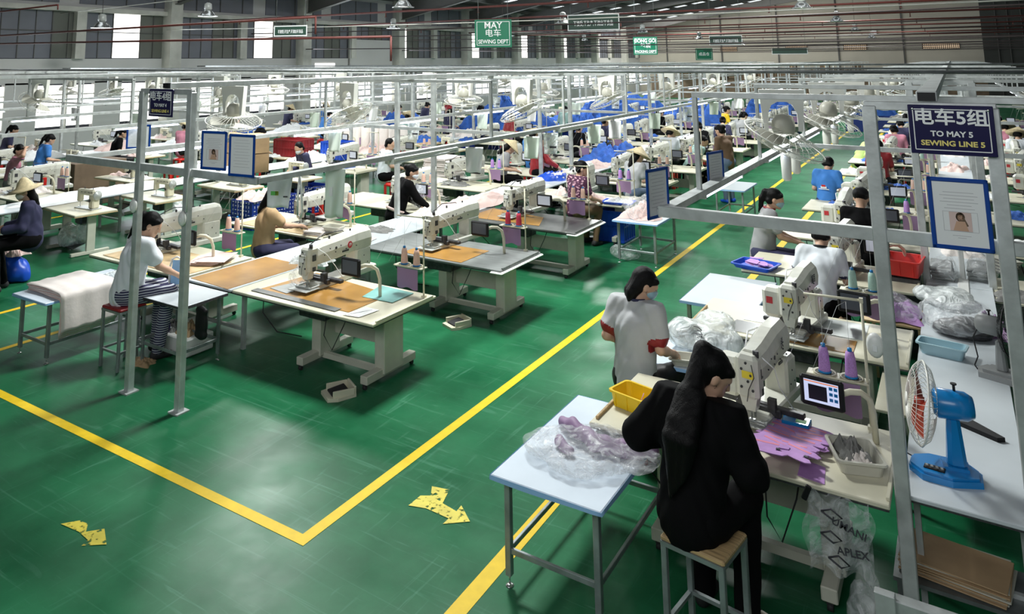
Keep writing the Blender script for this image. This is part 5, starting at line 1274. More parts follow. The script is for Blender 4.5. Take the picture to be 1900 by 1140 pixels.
pad('purple scrap at the bottom of the oval tray', [(-0.70, 5.10), (-0.60, 5.10), (-0.60, 5.14), (-0.68, 5.15)], 0.70, 'purple_cut', 0.003, 'fabric_offcut', 'fabric')
# small blue module with green sticker
m_ = MB(); m_.box((-1.02, 5.50, 0.70), (0.16, 0.12, 0.04), 0.006); o = tag(m_.build('control_module', 'fan_blue'), 'small blue control module behind the nearest machine head', 'device'); m_ = MB(); m_.box((-0.99, 5.49, 0.7215), (0.06, 0.05, 0.002)); m_.build('green_sticker', 'green_sticker', o)
# blue desk fan
t = thing('desk_fan', 'blue desk fan with a red blade on the front of the white table', 'fan', (-0.24, 5.38, 0.664), R(10))
b = MB(); b.prism([(-0.17, -0.02), (-0.12, -0.12), (0.02, -0.15), (0.17, -0.10), (0.185, 0.0), (0.13, 0.11), (-0.05, 0.13), (-0.14, 0.09)], 0, 0.035); b.prism([(-0.16, -0.02), (-0.11, -0.11), (0.02, -0.14), (0.155, -0.09), (0.17, 0.0), (0.12, 0.10), (-0.05, 0.12), (-0.13, 0.08)], 0.035, 0.048); b.prism([(0.0, -0.05), (0.12, -0.05), (0.13, 0.05), (0.0, 0.07)], 0.048, 0.065); b.build('base', 'fan_blue', t)
b = MB(); b.box((-0.05, -0.06, 0.051), (0.10, 0.05, 0.008), 0.002, rz=-0.3); bb = b.build('button_panel', 'black', t)
for q in range(4): b = MB(); b.box((-0.085+q*0.023, -0.05-0.007*q, 0.058), (0.012, 0.02, 0.006)); b.build('push_button', 'fan_grey', bb)
b = MB(); b.box((0.07, 0.01, 0.185), (0.095, 0.09, 0.27), 0.02, taper=0.68); b.build('neck', 'fan_blue', t)
b = MB(); b.lathe([(0.0, 0.20), (0.055, 0.195), (0.075, 0.16), (0.078, 0.02), (0.06, 0.0), (0, 0)], (0, 0, 0), 20, 'x'); o = b.build('motor_housing', 'fan_blue', t, (-0.02, 0.01, 0.375))
b = MB(); b.cyl((0.09, 0.01, 0.45), (0.09, 0.01, 0.485), 0.007, n=8); b.cyl((0.09, 0.01, 0.485), (0.09, 0.01, 0.492), 0.016, n=10); b.build('swing_knob', 'black', t)
b = MB(); b.x = Matrix.Translation((-0.075, 0.01, 0.36)) @ Matrix.Rotation(R(-90), 4, 'Z') @ Matrix.Rotation(R(-8), 4, 'X'); fan_cage(b, 0.222, 0.085, 44, 0.0016); b.build('cage', 'fan_white', t)
b = MB(); b.x = Matrix.Translation((-0.085, 0.01, 0.36)) @ Matrix.Rotation(R(-90), 4, 'Z') @ Matrix.Rotation(R(-8), 4, 'X'); fan_blades(b, 0.18, 3); b.build('blades', 'fan_red', t)
b = MB(); b.tube([(-0.1, 0.1, 0.01), (-0.18, 0.14, 0.03), (-0.22, 0.1, 0.02), (-0.25, 0.12, -0.1)], 0.004, 5); b.build('power_cord', 'rubber', t)
m_ = MB(); m_.prism([(-0.21, 6.16), (-0.17, 6.10), (0.03, 5.97), (0.07, 6.0), (-0.12, 6.2)], 0, 0.03); tag(m_.build('black_strap', 'black', None, (0, 0, 0.664)), 'black flat tapered strap on the white table behind the blue fan', 'strap')
# grey desk fan
t = thing('desk_fan', 'grey desk fan at the right edge, on the long white table', 'fan', (0.14, 7.12, 0.664), R(160))
b = MB(); b.prism([(-0.16, -0.10), (0.16, -0.10), (0.19, 0.0), (0.15, 0.11), (-0.15, 0.11), (-0.19, 0.0)], 0, 0.04); b.prism([(-0.12, -0.07), (0.12, -0.07), (0.13, 0.08), (-0.12, 0.08)], 0.04, 0.06); b.build('base', 'fan_grey', t)
b = MB(); b.box((0.03, 0.0, 0.16), (0.07, 0.07, 0.22), 0.015, taper=0.7); b.build('neck', 'fan_grey', t)
b = MB(); b.lathe([(0.0, 0.17), (0.05, 0.165), (0.068, 0.14), (0.07, 0.02), (0, 0)], (0, 0, 0), 18, 'x'); b.build('motor_housing', 'fan_grey', t, (0.0, 0, 0.36))
b = MB(); b.cyl((0.08, 0, 0.43), (0.08, 0, 0.46), 0.007, n=8); b.cyl((0.08, 0, 0.46), (0.08, 0, 0.467), 0.015, n=10); b.build('swing_knob', 'black', t)
b = MB(); b.x = Matrix.Translation((-0.05, 0, 0.36)) @ Matrix.Rotation(R(-90), 4, 'Z'); fan_cage(b, 0.19, 0.08, 32, 0.0018); b.build('cage', 'black', t)
b = MB(); b.x = Matrix.Translation((-0.06, 0, 0.36)) @ Matrix.Rotation(R(-90), 4, 'Z'); fan_blades(b, 0.15, 3); b.build('blades', 'fan_grey', t)
b = MB(); b.tube([(0.13, 0.02, 0.38), (0.19, 0.03, 0.25), (0.17, 0.03, 0.12), (0.19, 0.05, 0.06), (0.16, 0.05, 0.02)], 0.005, 5); b.build('power_cord', 'rubber', t)
tray('pale blue oblong plastic basin on the long white table', -0.26, 7.42, 0.664, 0.32, 0.17, 0.09, 'pale_blue_plastic', R(-8), 'basin', 'basin', flare=1.18)
o = blob('dark_fabric_stack', [('e', (0, 0, 0.05), (0.22, 0.16, 0.06)), ('e', (0.05, 0.02, 0.10), (0.15, 0.12, 0.05)), ('e', (-0.08, 0, 0.08), (0.1, 0.1, 0.04))], 'darkmetal', 0.014, 0.02, None, lambda P: 0.008*np.sin(170*P[..., 2]+8*P[..., 0]), lambda P: 0.002-P[..., 2], (-0.12, 8.0, 0.664)); tag(o, 'dark stacked pieces inside the big clear bag on the white table', 'fabric')
cloth_pile('purple cloth beside the dark pieces in the big clear bag', 0.08, 8.25, 0.664, 0.12, 0.22, 0.14, 'purple', 12, 0, 'fabric', 'cloth_pile')
film_bag('big crumpled clear plastic bag in the middle of the white table', -0.17, 8.12, 0.664, 0.30, 0.42, 0.26, 'film', 8, 0, h=0.016)
film_bag('large white plastic bag behind the big clear bag', -0.22, 8.95, 0.664, 0.26, 0.42, 0.16, 'film_white', 9, 0, h=0.018)
for k, (x, y, m) in enumerate(((-0.28, 10.0, 'film_clear'), (0.05, 10.15, 'film_clear'))):
    sheet_stack('stack of pale cut soles in clear wrap, %s of the pair on the white table' % ('left', 'right')[k], x, y, 0.664, 0.2, 0.5, 9, 'fan_grey', 0, k, m2='grey_mat', name='wrapped_stack', cat='stack', th=0.014)
    film_bag('clear plastic wrap over the %s sole stack' % ('left', 'right')[k], x, y, 0.664, 0.16, 0.38, 0.24, m, 20+k, 0, h=0.02)
m_ = MB(); m_.box((-0.10, 9.95, 0.664+0.16), (0.05, 0.02, 0.32), 0.01); m_.box((-0.10, 9.6, 0.67), (0.10, 0.7, 0.02), 0.008); tag(m_.build('white_divider', 'white_paint'), 'upright white plastic divider between the two sole stacks', 'divider')
sheet_stack('fanned grey shoe uppers right of the sole stacks', 0.22, 10.6, 0.664, 0.16, 0.3, 10, 'grey_cloth', 0.6, 3, fan=0.012, m2='beige_plastic', name='shoe_uppers', cat='shoe part', th=0.012)
tray('red plastic basket between the machines and the white table', -0.62, 9.62, 0.74, 0.36, 0.42, 0.16, 'red_plastic', R(-6), 'plastic_basket', 'basket', flare=1.15, rib=True)
m_ = MB(); m_.box((-0.62, 9.62, 0.36), (0.30, 0.36, 0.72)); tag(m_.build('side_cabinet', 'darkmetal'), 'dark cabinet carrying the red basket', 'cabinet')
cloth_pile('purple cut fabrics in a clear bag by the dark screen', -0.62, 8.35, 0.66, 0.20, 0.25, 0.12, 'purple_cut', 6, 0, 'fabric', 'cloth_pile')
film_bag('clear plastic bag over the purple cut fabrics by the dark screen', -0.62, 8.35, 0.66, 0.25, 0.30, 0.19, 'film', 31, 0, h=0.018)
m_ = MB(); m_.box((-0.64, 8.35, 0.64), (0.5, 0.55, 0.02), 0.004); 
for sx in (-0.2, 0.2):
    for sy in (-0.22, 0.22): m_.box((-0.64+sx, 8.35+sy, 0.315), (0.03, 0.03, 0.63))
tag(m_.build('small_table', 'plywood'), 'small wooden table under the clear bag of purple fabrics', 'table')
m_ = MB(); m_.box((-0.5, 6.6, 0.60), (0.30, 0.75, 0.02), 0.004); m_.box((-0.36, 6.6, 0.61), (0.01, 0.75, 0.04)); 
for sy in (-0.33, 0.33): m_.box((-0.5, 6.6+sy, 0.295), (0.03, 0.03, 0.59))
tag(m_.build('side_shelf', 'cream'), 'cream side shelf between the second station and the white table', 'shelf')
# under-table things near the lower right corner
t = thing('hanging_bag', 'printed clear plastic bag hanging from the corner of the nearest table', 'bag', (-0.72, 4.80, 0.66))
def fn(u, v): return (-0.16+0.32*u+0.02*math.sin(9*v), -0.02+0.02*math.sin(13*u+5*v)+0.05*v*math.sin(3*u), -0.38*v+0.02*math.sin(11*u))
b = MB(); b.grid(fn, 22, 22); b.build('front_film', 'film', t)
def fn(u, v): return (-0.15+0.30*u, 0.05+0.03*math.sin(10*u+6*v), -0.36*v)
b = MB(); b.grid(fn, 20, 20); b.build('rear_film', 'film', t)
lettering('UMANI', 0.052, 'ink', t, (0.06, -0.055, -0.11), (PI/2, 0.25, 0), bold=0.001); lettering('APLEX', 0.052, 'ink', t, (0.07, -0.06, -0.22), (PI/2, -0.1, 0), bold=0.001)
b = MB()
for (x, z) in ((-0.02, -0.06), (-0.03, -0.17), (0.0, -0.28)): b.tube([(x-0.05, -0.05, z), (x, -0.055, z+0.025), (x+0.05, -0.05, z-0.01), (x+0.01, -0.055, z-0.03), (x-0.05, -0.05, z)], 0.005, 5)
b.build('printed_marks', 'ink', t)
b = MB(); b.box((-0.14, -0.03, 0.0), (0.03, 0.02, 0.08), 0.004, ry=0.4); b.build('clip', 'black', t)
film_bag('crumpled clear plastic under the hanging printed bag', -0.60, 4.83, 0.10, 0.13, 0.10, 0.18, 'film', 44, 0, h=0.016)
sheet_stack('stack of large brown cardboard sheets under the white table', -0.22, 5.32, 0.20, 0.50, 0.34, 9, 'cardboard', R(-6), 4, name='board_stack', cat='cardboard', th=0.008, m2='beige_plastic')
m_ = MB(); m_.box((-0.2, 5.32, 0.185), (0.62, 0.42, 0.02)); 
for sx in (-0.28, 0.28):
    for sy in (-0.18, 0.18): m_.box((-0.2+sx, 5.32+sy, 0.09), (0.03, 0.03, 0.175))
tag(m_.build('low_rack', 'galv_dark'), 'low metal rack under the front end of the white table', 'rack')
t = thing('steel_barrier', 'galvanised steel barrier rail at the lower right corner', 'barrier', (-0.30, 4.60, 0))
b = MB(); b.box((-0.20, -0.02, 0.20), (0.09, 0.05, 0.40), 0.004); b.build('post', 'galv', t); b = MB(); b.box((0.14, 0.02, 0.33), (0.62, 0.07, 0.085), 0.006); b.build('rail', 'galv', t)
b = MB(); b.box((0.44, -0.02, 0.20), (0.07, 0.05, 0.40), 0.004); b.build('post', 'galv', t)
pedal('cream foot pedal under the nearest sewing table', (-1.05, 4.45), R(-20))
pSS.put(-1.28, 4.27, 0, 'wooden topped steel stool under the long haired person in black', 'stool', rz=R(-8), sc=(1.05, 1.05, 0.97))
b = pPS.put(-2.26, 5.98, 0, 'red plastic stool under the person in the grey tee', 'stool', sc=(1, 1, 1.0))
pPS.put(-2.0, 5.35, 0, 'red plastic stool tucked behind the front bench', 'stool', sc=(1, 1, 1.02)) if False else None
m_ = MB(); m_.prism([(-1.86, 5.27), (-1.80, 5.25), (-1.78, 5.33), (-1.84, 5.35)], 0.22, 0.6); tag(m_.build('red_cloth', 'red_plastic'), 'red plastic bag hanging under the nearest table by the steel leg', 'bag')
# third station extras
t_ = tray('blue shallow tray on the third table of the right line', -2.02, 9.22, 0.682, 0.42, 0.34, 0.05, 'blue_plastic', R(-12), 'tray', 'tray', flare=1.15)
rnd = random.Random(5)
for q in range(9):
    b = MB(); b.prism([(-0.07, -0.05), (0.08, -0.05), (0.07, 0.02), (0.03, 0.05), (-0.06, 0.04)], 0, 0.004); o = b.build('purple_cut_piece', 'purple_cut', None, (-1.98+rnd.uniform(-.10, .10), 9.22+rnd.uniform(-.08, .08), 0.70+0.008*q), rnd.uniform(0, 6)); o.rotation_euler[0] = rnd.uniform(-0.25, 0.25); tag(o, 'purple cut fabric piece in the blue shallow tray, %s from the bottom' % ORD[q], 'fabric', 'purple pieces in the blue tray')

# ------------------------------------------------------------------ middle line, left part and front
pWB.put(-8.10, 4.87, 0, 'steel bench at the far left front, draped with pale fabric', 'table', sc=(0.9, 0.93, 0.93))
t = thing('draped_fabric', 'thick stack of pale pink fabric draped over the left bench', 'fabric', (-8.10, 4.87, 0.605))
for k in range(6):
    def fn(u, v, k=k):
        o_ = 0.012*k; s_ = u*1.05   # path across the bench then down its right side
        if s_ < 0.62: x, z = -0.30+s_, 0.012+o_
        else:
            q = min((s_-0.62)/0.09, 1)*PI/2; x, z = 0.32+math.sin(q)*(0.04+o_*0.5), 0.012+o_-(1-math.cos(q))*0.04
            if s_ > 0.71: z -= (s_-0.71)
        z = max(z, -0.40+0.01*k)
        return (x+0.006*math.sin(17*v+k), -0.42+0.62*v+0.01*math.sin(9*u+k), z+0.004*math.sin(23*v+5*u))
    b = MB(); b.grid(fn, 34, 14); o = b.build('fabric_layer', 'pink_cloth' if k % 2 == 0 else 'pale_cloth', t); md = o.modifiers.new('s', 'SOLIDIFY'); md.thickness = 0.006
cloth_pile('silver grey plastic wrap at the rear of the left bench', -7.95, 5.28, 0.605, 0.3, 0.16, 0.06, 'film_white', 3, 0, 'wrap', 'plastic_wrap')
pSS.put(-7.18, 4.80, 0, 'steel stool with a red patterned cushion under the person in the white tee', 'stool', mats={'wood': 'dark_red'}, sc=(1.0, 1.0, 1.0))
pWB.put(-6.80, 5.17, 0, 'small white topped table in front of the two left posts', 'table', sc=(1.15, 0.47, 1.0), mats={'blue_cover': 'white_top', 'edge_blue': 'darkmetal'})
m_ = MB(); 
def fn(u, v): a = (u-0.5)*2.2; return (0.075*math.sin(a*1.0)*(1-0.3*v*v), -0.03*math.cos(a)*(1)+0.03, 0.28*v)
m_.grid(fn, 12, 8); t = thing('face_shield', 'blue and white rounded plastic shield standing on the small white table', 'container', (-6.98, 5.26, 0.652), R(35)); m_.build('shell', 'edge_blue', t)
b = MB(); b.tube([(-0.075, 0.02, 0.0), (-0.078, 0.015, 0.2), (-0.05, 0.0, 0.29), (0.0, -0.005, 0.315), (0.05, 0.0, 0.29), (0.078, 0.015, 0.2), (0.075, 0.02, 0.0)], 0.012, 6); b.box((0, 0.02, 0.02), (0.16, 0.05, 0.04), 0.01); b.build('white_rim', 'white_paint', t)
t = thing('white_tub', 'white open box of clutter under the small white table', 'box', (-7.05, 5.42, 0)); b = MB(); b.box((0, 0, 0.09), (0.60, 0.34, 0.17), 0.01); b.build('body', 'white_paint', t)
for k, (x, y, m, lb) in enumerate(((-7.2, 5.40, 'grey_cloth', 'dark crumpled cloth in the white box under the small table'), (-6.95, 5.44, 'cardboard', 'brown shoe shaped cloth in the white box under the small table'))): cloth_pile(lb, x, y, 0.175, 0.13, 0.12, 0.10, m, k+3)
m_ = MB(); m_.lathe([(0.0, 0), (0.045, 0), (0.05, 0.02), (0.045, 0.11), (0.035, 0.13), (0.03, 0.12)], n=16); tag(m_.build('striped_mug', 'navy_sign', None, (-7.15, 5.28, 0.18)), 'dark striped cloth roll at the front of the white box', 'roll')
cloth_pile('brown paper scrap on the floor left of the two posts', -7.05, 4.93, 0.0, 0.14, 0.10, 0.05, 'cardboard', 8, 0.4, 'paper', 'paper_scrap')
o = blob('black_bag', [('s', (-0.05, 0, 0.05), (0.05, 0, 0.05), 0.03, 0.03), ('s', (-0.06, 0, 0.28), (0.06, 0, 0.28), 0.022, 0.022), ('e', (0, 0, 0.16), (0.085, 0.035, 0.16))], 'black', 0.012, 0.03, None, None, None, (-6.35, 5.10, 0.30)); tag(o, 'black pouch hanging at the right end of the small white table', 'bag')
# sockets on the posts
for x, y, z, lb in ((-5.82, 4.43, 1.62, 'white oval switch box on the right of the two left posts'), (-6.55, 4.43, 1.66, 'white oval switch box on the left of the two left posts'), (-0.49, 4.99, 1.42, 'white round socket box on the near right post'), (-7.14, 9.36, 1.50, 'white round clip on the post by the person in black, left one'), (-6.45, 9.28, 1.42, 'white double socket on the post above the grey wood table')):
    t = thing('switch_box', lb, 'switch', (x, y, z)); b = MB(); b.lathe([(0, -0.03), (0.035, -0.03), (0.048, -0.015), (0.048, 0.0)], (0, 0, 0), 18, 'y', 0.9, 1.35) ; b.build('body', 'white_paint', t); b = MB(); b.box((0, -0.032, -0.01), (0.025, 0.006, 0.035), 0.002); b.build('rocker', 'paper', t)
# posts cable
m_ = MB(); m_.tube([(-5.78, 4.43, 1.68), (-5.775, 4.43, 1.95), (-5.76, 4.44, 2.05)], 0.008, 6); tag(m_.build('power_cord', 'white_paint'), 'white cord running up the right of the two left posts', 'cord')
# far side of the middle line: hero stations
yL = [6.05, 8.2, 10.3]+[12.45+2.13*k for k in range(20)]
for k in range(3): mt(-8.15, yL[k], ('cream sewing table in front of the person in the white tee', 'cream sewing table in front of the person in tan', 'cream sewing table in front of the person with the pink sash')[k], sc=(0.92, 1, 1))
pMN.put(-8.42, 6.0, 0.65, 'long cream sewing machine beside the two left posts', 'sewing machine', rz=R(-6)); pSO.put(-7.75, 6.0, 0.60, 'dark control screen just right of the two left posts', 'screen')
pMN.put(-8.0, 8.15, 0.65, 'pattern sewing machine at the hands of the person in tan', 'sewing machine', rz=R(-4)); pSO.put(-7.6, 8.3, 0.60, 'dark control screen behind the hanging mint cloth', 'screen')
pMN.put(-7.95, 10.35, 0.65, 'pattern sewing machine at the hands of the person with the pink sash', 'sewing machine', rz=R(-4)); pSP.put(-7.35, 10.2, 0.60, 'pale control screen behind the post by the person in black', 'screen')
for k, (x, y, z) in enumerate(((-7.40, 6.50, 0.65), (-7.42, 8.62, 0.65), (-7.42, 10.7, 0.65))):
    pTS.put(x, y, z, 'thread stand with peach cones, %s on the far side of the middle line' % ORD[k], 'stand', group='thread stands'); cones(x, y, z+0.29, 'thread_peach', 'the %s stand of the far side' % ORD[k])
sheet_stack('fan of pale pink sheets on the yellow board before the person in the white tee', -7.60, 6.10, 0.655, 0.34, 0.46, 7, 'pink_cloth', 0.5, 2, fan=0.03, th=0.008)
pad('yellow wooden board on the table beside the two left posts', [(-8.9, 5.62), (-7.3, 5.58), (-7.28, 6.25), (-8.85, 6.3)], 0.651, 'plywood', 0.006, 'wooden_board', 'board')
pad('pale wooden board on the table of the person in tan', [(-8.9, 7.75), (-7.35, 7.75), (-7.35, 8.15), (-8.9, 8.2)], 0.651, 'plywood', 0.006, 'wooden_board', 'board')
sheet_stack('pile of pale sheets at the right of the person in tan', -7.45, 7.9, 0.658, 0.3, 0.3, 6, 'pale_cloth', 0.2, 4, th=0.008)
tray('grey oval tray of scraps on the table of the person in tan', -7.25, 8.0, 0.71, 0.26, 0.2, 0.05, 'beige_plastic', 0.2, 'tray', 'tray')
# centre table clutter
sheet_stack('white sheets edged with red lines on the long white table', -6.75, 7.65, 0.662, 0.55, 0.75, 4, 'paper', 0.15, 5, th=0.004, m2='pink_cloth')
cloth_pile('black and white striped cloth heap on the long white table', -6.85, 8.45, 0.662, 0.22, 0.14, 0.06, 'grey_cloth', 14, 0.3)
cloth_pile('silver plastic wrap behind the machine numbered 19', -6.45, 6.75, 0.662, 0.22, 0.16, 0.14, 'film_white', 17, 0.3, 'wrap', 'plastic_wrap')
cloth_pile('heap of pale pink cut straps on the long white table', -6.75, 10.9, 0.662, 0.36, 0.8, 0.13, 'pink_cloth', 21, 0.0)
cloth_pile('pale cut pieces piled on the long white table near the posts', -6.9, 9.9, 0.662, 0.25, 0.35, 0.10, 'pale_cloth', 22, 0.0)
film_bag('clear bag tied to the machine head by the left posts', -7.35, 10.1, 0.66, 0.16, 0.16, 0.36, 'film', 51, 0, h=0.02)
film_bag('clear plastic sleeve over the head of the machine numbered 19', -5.93, 6.0, 0.655, 0.09, 0.13, 0.24, 'film', 52, 0, h=0.014)
for k in range(6): cloth_pile('white and pale cut pieces on the middle line centre table, %s heap' % ORD[k], -6.8, 12.6+k*1.7, 0.662, 0.32, 0.5, 0.12, ('white_cloth', 'pale_cloth', 'pink_cloth')[k % 3], 60+k, 0.0, group='cloth heaps on the centre table')
# bag bench left of the aisle (clear bag with pink pieces)
pWB.put(-4.10, 11.60, 0, 'steel bench beside the aisle line carrying a big clear bag', 'table', sc=(0.95, 0.9, 0.95))
cloth_pile('white and pink cut pieces on the bench beside the aisle line', -4.12, 11.62, 0.62, 0.28, 0.42, 0.20, 'pink_cloth', 33, 0)
film_bag('big clear plastic bag on the bench beside the aisle line', -4.15, 11.65, 0.62, 0.33, 0.50, 0.30, 'film', 34, 0, h=0.02)
film_bag('clear plastic bag on the floor under the aisle bench', -4.35, 11.4, 0.0, 0.25, 0.22, 0.2, 'film', 35, 0, h=0.022)
crate('blue slotted crate under the table beside the aisle bench', -4.95, 12.5, 0.0, 0.45, 0.5, 0.5, 'blue_plastic', 0, False)
tray('blue tray of white cut pieces on the fourth aisle side table', -4.75, 12.15, 0.655, 0.5, 0.34, 0.04, 'blue_plastic', 0.1)
cloth_pile('white cut pieces in the blue tray on the fourth aisle side table', -4.75, 12.15, 0.665, 0.22, 0.15, 0.08, 'white_cloth', 36, 0.1)
pWB.put(-3.62, 15.2, 0, 'white topped bench beside the aisle line, in the middle distance', 'table', sc=(0.8, 0.9, 0.95), mats={'blue_cover': 'white_top'})
# things hanging from the middle line rail
def hang_cloth(label, x, y, z, w, h, m, rz=0, name='hanging_cloth', cat='cloth', prints=None, group=None, sway=0.02):
    t = thing(name, label, cat, (x, y, z), rz, group)
    def fn(u, v): return (-w/2+w*u*(1-0.12*v), sway*math.sin(9*u+2*v)*(0.3+v), -h*v)
    b = MB(); b.grid(fn, 14, 12); o = b.build('panel', m, t); md = o.modifiers.new('s', 'SOLIDIFY'); md.thickness = 0.003
    if prints:
        for i, (px, pz, pw, ph, pm) in enumerate(prints): b = MB(); b.box((px, -0.026, pz), (pw, 0.003, ph)); b.build('print', pm, t)
    return t
hang_cloth('white bag with a yellow green print hanging from the front rail', -5.18, 4.98, 1.99, 0.24, 0.30, 'white_cloth', R(30), 'hanging_bag', 'bag', [(-0.04, -0.17, 0.07, 0.035, 'green_sticker'), (-0.02, -0.17, 0.03, 0.036, 'yellow_sticker'), (0.06, -0.2, 0.04, 0.012, 'ink')])
hang_cloth('pale mint cloth hanging from the front rail near the white bag', -4.93, 5.45, 1.99, 0.19, 0.44, 'mint_bag', R(40), prints=[(-0.04, -0.2, 0.03, 0.08, 'paper')])
m_ = MB(); m_.tube([(-5.05, 5.1, 1.99), (-5.07, 5.1, 1.80), (-5.08, 5.11, 1.62), (-5.04, 5.11, 1.60), (-5.01, 5.1, 1.65), (-5.03, 5.1, 1.85), (-5.05, 5.1, 1.99)], 0.010, 6); tag(m_.build('white_strap', 'white_paint'), 'white looped strap hanging between the white bag and the mint cloth', 'strap')
k = 0
for (x, xs, ys) in ((-4.90, 'aisle rail of the middle line', (7.9, 9.4, 10.0, 11.6, 12.5, 14.6, 16.8, 19, 21.5, 24)), (-7.8, 'far rail of the middle line', (8.6, 10.6, 12.9, 15, 17.4, 20, 23)), (-11.0, 'near rail of the third line', (9.2, 11.5, 13.4, 16, 19, 22)), (-14.2, 'far rail of the third line', (9.5, 13, 17, 21)), (-17.3, 'near rail of the wall line', (10, 13.5, 16, 20, 24))):
    for i, y in enumerate(ys):
        m = ('paper', 'mint_bag', 'film_white', 'mint_bag')[(i+k) % 4]
        hang_cloth('%s hanging from the %s, %s from the front' % ({'paper': 'white printed sheet', 'mint_bag': 'pale green card', 'film_white': 'clear printed bag'}[m], xs, ORD[i]), x, y, 1.96, 0.22, 0.30, m, R(20), 'hanging_card', 'card', [(0.03, -0.2, 0.10, 0.03, 'ink')] if m == 'film_white' else None, group='cards hanging from the rails')
    k += 1
# white padded rolls hanging under the lit right rail
for i, y in enumerate((9.15, 9.75, 12.4, 13.3, 15.5)):
    m_ = MB(); m_.lathe([(0.0, -0.29), (0.03, -0.285), (0.05, -0.26), (0.055, -0.05), (0.045, 0.0), (0, 0)], n=14); tag(m_.build('white_sleeve', 'fan_white', None, (-1.62, y, 1.95)), 'white rounded plastic sleeve under the lit right rail, %s from the front' % ORD[i], 'sleeve', 'sleeves under the lit rail')
# orbit fans
def orbit_fan(r=0.36):
    t = thing('orbit_fan', '', 'fan')
    m_ = MB(); m_.x = Matrix.Rotation(R(90), 4, 'X'); fan_cage(m_, r, 0.11, 34, 0.0024); m_.x = Matrix.Identity(4); m_.build('cage', 'fan_white', t)
    m_ = MB(); m_.x = Matrix.Rotation(R(90), 4, 'X'); fan_blades(m_, r*0.82, 3); m_.build('blades', 'beige_plastic', t)
    m_ = MB(); m_.lathe([(0.0, 0.06), (0.085, 0.06), (0.10, 0.10), (0.095, 0.17), (0.06, 0.22), (0, 0.235)], n=20); m_.build('motor_dome', 'beige_plastic', t)
    m_ = MB(); 
    prof = [(-0.16, 0.08), (-0.125, 0.08), (-0.12, 0.24), (-0.09, 0.31), (-0.04, 0.34), (0.04, 0.34), (0.09, 0.31), (0.12, 0.24), (0.125, 0.08), (0.16, 0.08), (0.19, 0.45), (-0.19, 0.45)]
    m_.prism(prof, -0.035, 0.035, 'y'); m_.build('yoke', 'fan_white', t); return t
pOF = Proto(orbit_fan())
fans = [(-1.32, 7.45, 2.27, 26), (-1.25, 9.85, 2.27, 22), (-1.25, 12.3, 2.27, 20), (-1.25, 15, 2.27, 20), (-1.3, 18.5, 2.25, 20), (-1.3, 22.5, 2.25, 20), (-7.1, 8.1, 2.25, -30), (-7.85, 6.7, 2.24, 12), (-5.3, 9.9, 2.27, -25), (-5.3, 13.2, 2.27, -25), (-5.3, 16.7, 2.27, -25), (-5.3, 20.6, 2.27, -25), (-7.6, 11.9, 2.27, 5), (-7.7, 15.4, 2.27, 5), (-7.7, 19, 2.27, 5), (-14.0, 7.4, 2.3, 30), (-14.2, 9.9, 2.3, 5), (-11.3, 9.3, 2.3, -20), (-11.3, 12.6, 2.3, -20), (-14.0, 13.2, 2.3, 5), (-11.3, 16, 2.3, -20), (-20.0, 11.4, 2.3, 15), (-17.4, 11, 2.3, -15), (-20, 14.2, 2.3, 10), (-17.4, 14.5, 2.3, -15), (-17.4, 18, 2.3, -15), (1.3, 14, 2.27, 20), (1.3, 18, 2.27, 20), (-5.3, 25, 2.27, -25), (-11.3, 20, 2.3, -20)]
def fan_line(x): return 'right line' if x > -3 else ('middle line' if x > -9 else ('third line' if x > -15 else 'wall line'))
cnt = {}
for x, y, z, tl_ in fans:
    L_ = fan_line(x); cnt[L_] = cnt.get(L_, -1)+1
    o = pOF.put(x, y, z, 'cream caged fan hanging from the top bars of the %s, number %s listed from its front' % (L_, ORD[cnt[L_]]) if False else 'cream caged ceiling fan over the %s, %s one there' % (L_, ORD[cnt[L_]]), 'fan', R(0), 'caged ceiling fans'); o.rotation_euler = (0, 0, R(tl_*0.5))
    for c in o.children:
        if c.name.startswith(('cage', 'blades')): c.rotation_euler = (R(8), R(tl_), 0)

# ------------------------------------------------------------------ third line, near tables with lockstitch machines
for k, (x, y, rz, lb) in enumerate(((-12.05, 7.15, -6, 'the front one'), (-11.95, 8.5, -6, 'second one'), (-11.75, 10.0, -4, 'third one'), (-11.55, 11.4, -4, 'fourth one'))):
    pST.put(x, y, 0, 'small wood edged sewing table of the third line, %s' % lb, 'table', R(rz), group='wood edged sewing tables', sc=(0.95, 1.1, 1))
    pLS.put(x+0.15, y+0.05, 0.655, 'cream lockstitch sewing machine on the third line, %s from the front' % ORD[k], 'sewing machine', R((4, 2, 0, 0)[k]), 'lockstitch machines')
cloth_pile('long white cloth spread along the third line centre table', -13.0, 8.2, 0.662, 0.38, 1.6, 0.10, 'white_cloth', 71, 0); cloth_pile('white cloth rolls at the rear of the third line centre table', -12.9, 11.2, 0.662, 0.35, 1.1, 0.14, 'white_cloth', 72, 0)
film_bag('white plastic sack hanging under the second wood edged table', -11.9, 8.9, 0.1, 0.3, 0.25, 0.5, 'film_white', 73, 0, h=0.03)
film_bag('white plastic sack under the front wood edged table', -12.2, 7.15, 0.05, 0.35, 0.25, 0.42, 'film_white', 74, 0, h=0.03)
o = film_bag('blue plastic sack of refuse on the floor at the left edge', -11.1, 5.7, 0.0, 0.26, 0.22, 0.42, 'blue_plastic', 75, 0, h=0.028); cloth_pile('pink cloth sticking out of the blue refuse sack', -11.1, 5.68, 0.36, 0.16, 0.13, 0.14, 'pink_cloth', 76, 0)
for k, (x, y) in enumerate(((-10.95, 9.85), (-10.95, 10.45), (-11.1, 11.6))): crate('dark blue slotted crate behind the two left posts, %s from the front' % ORD[k], x, y, 0.0, 0.55, 0.5, 0.50, 'deepblue_crate', 0, True, 'dark blue slotted crates')
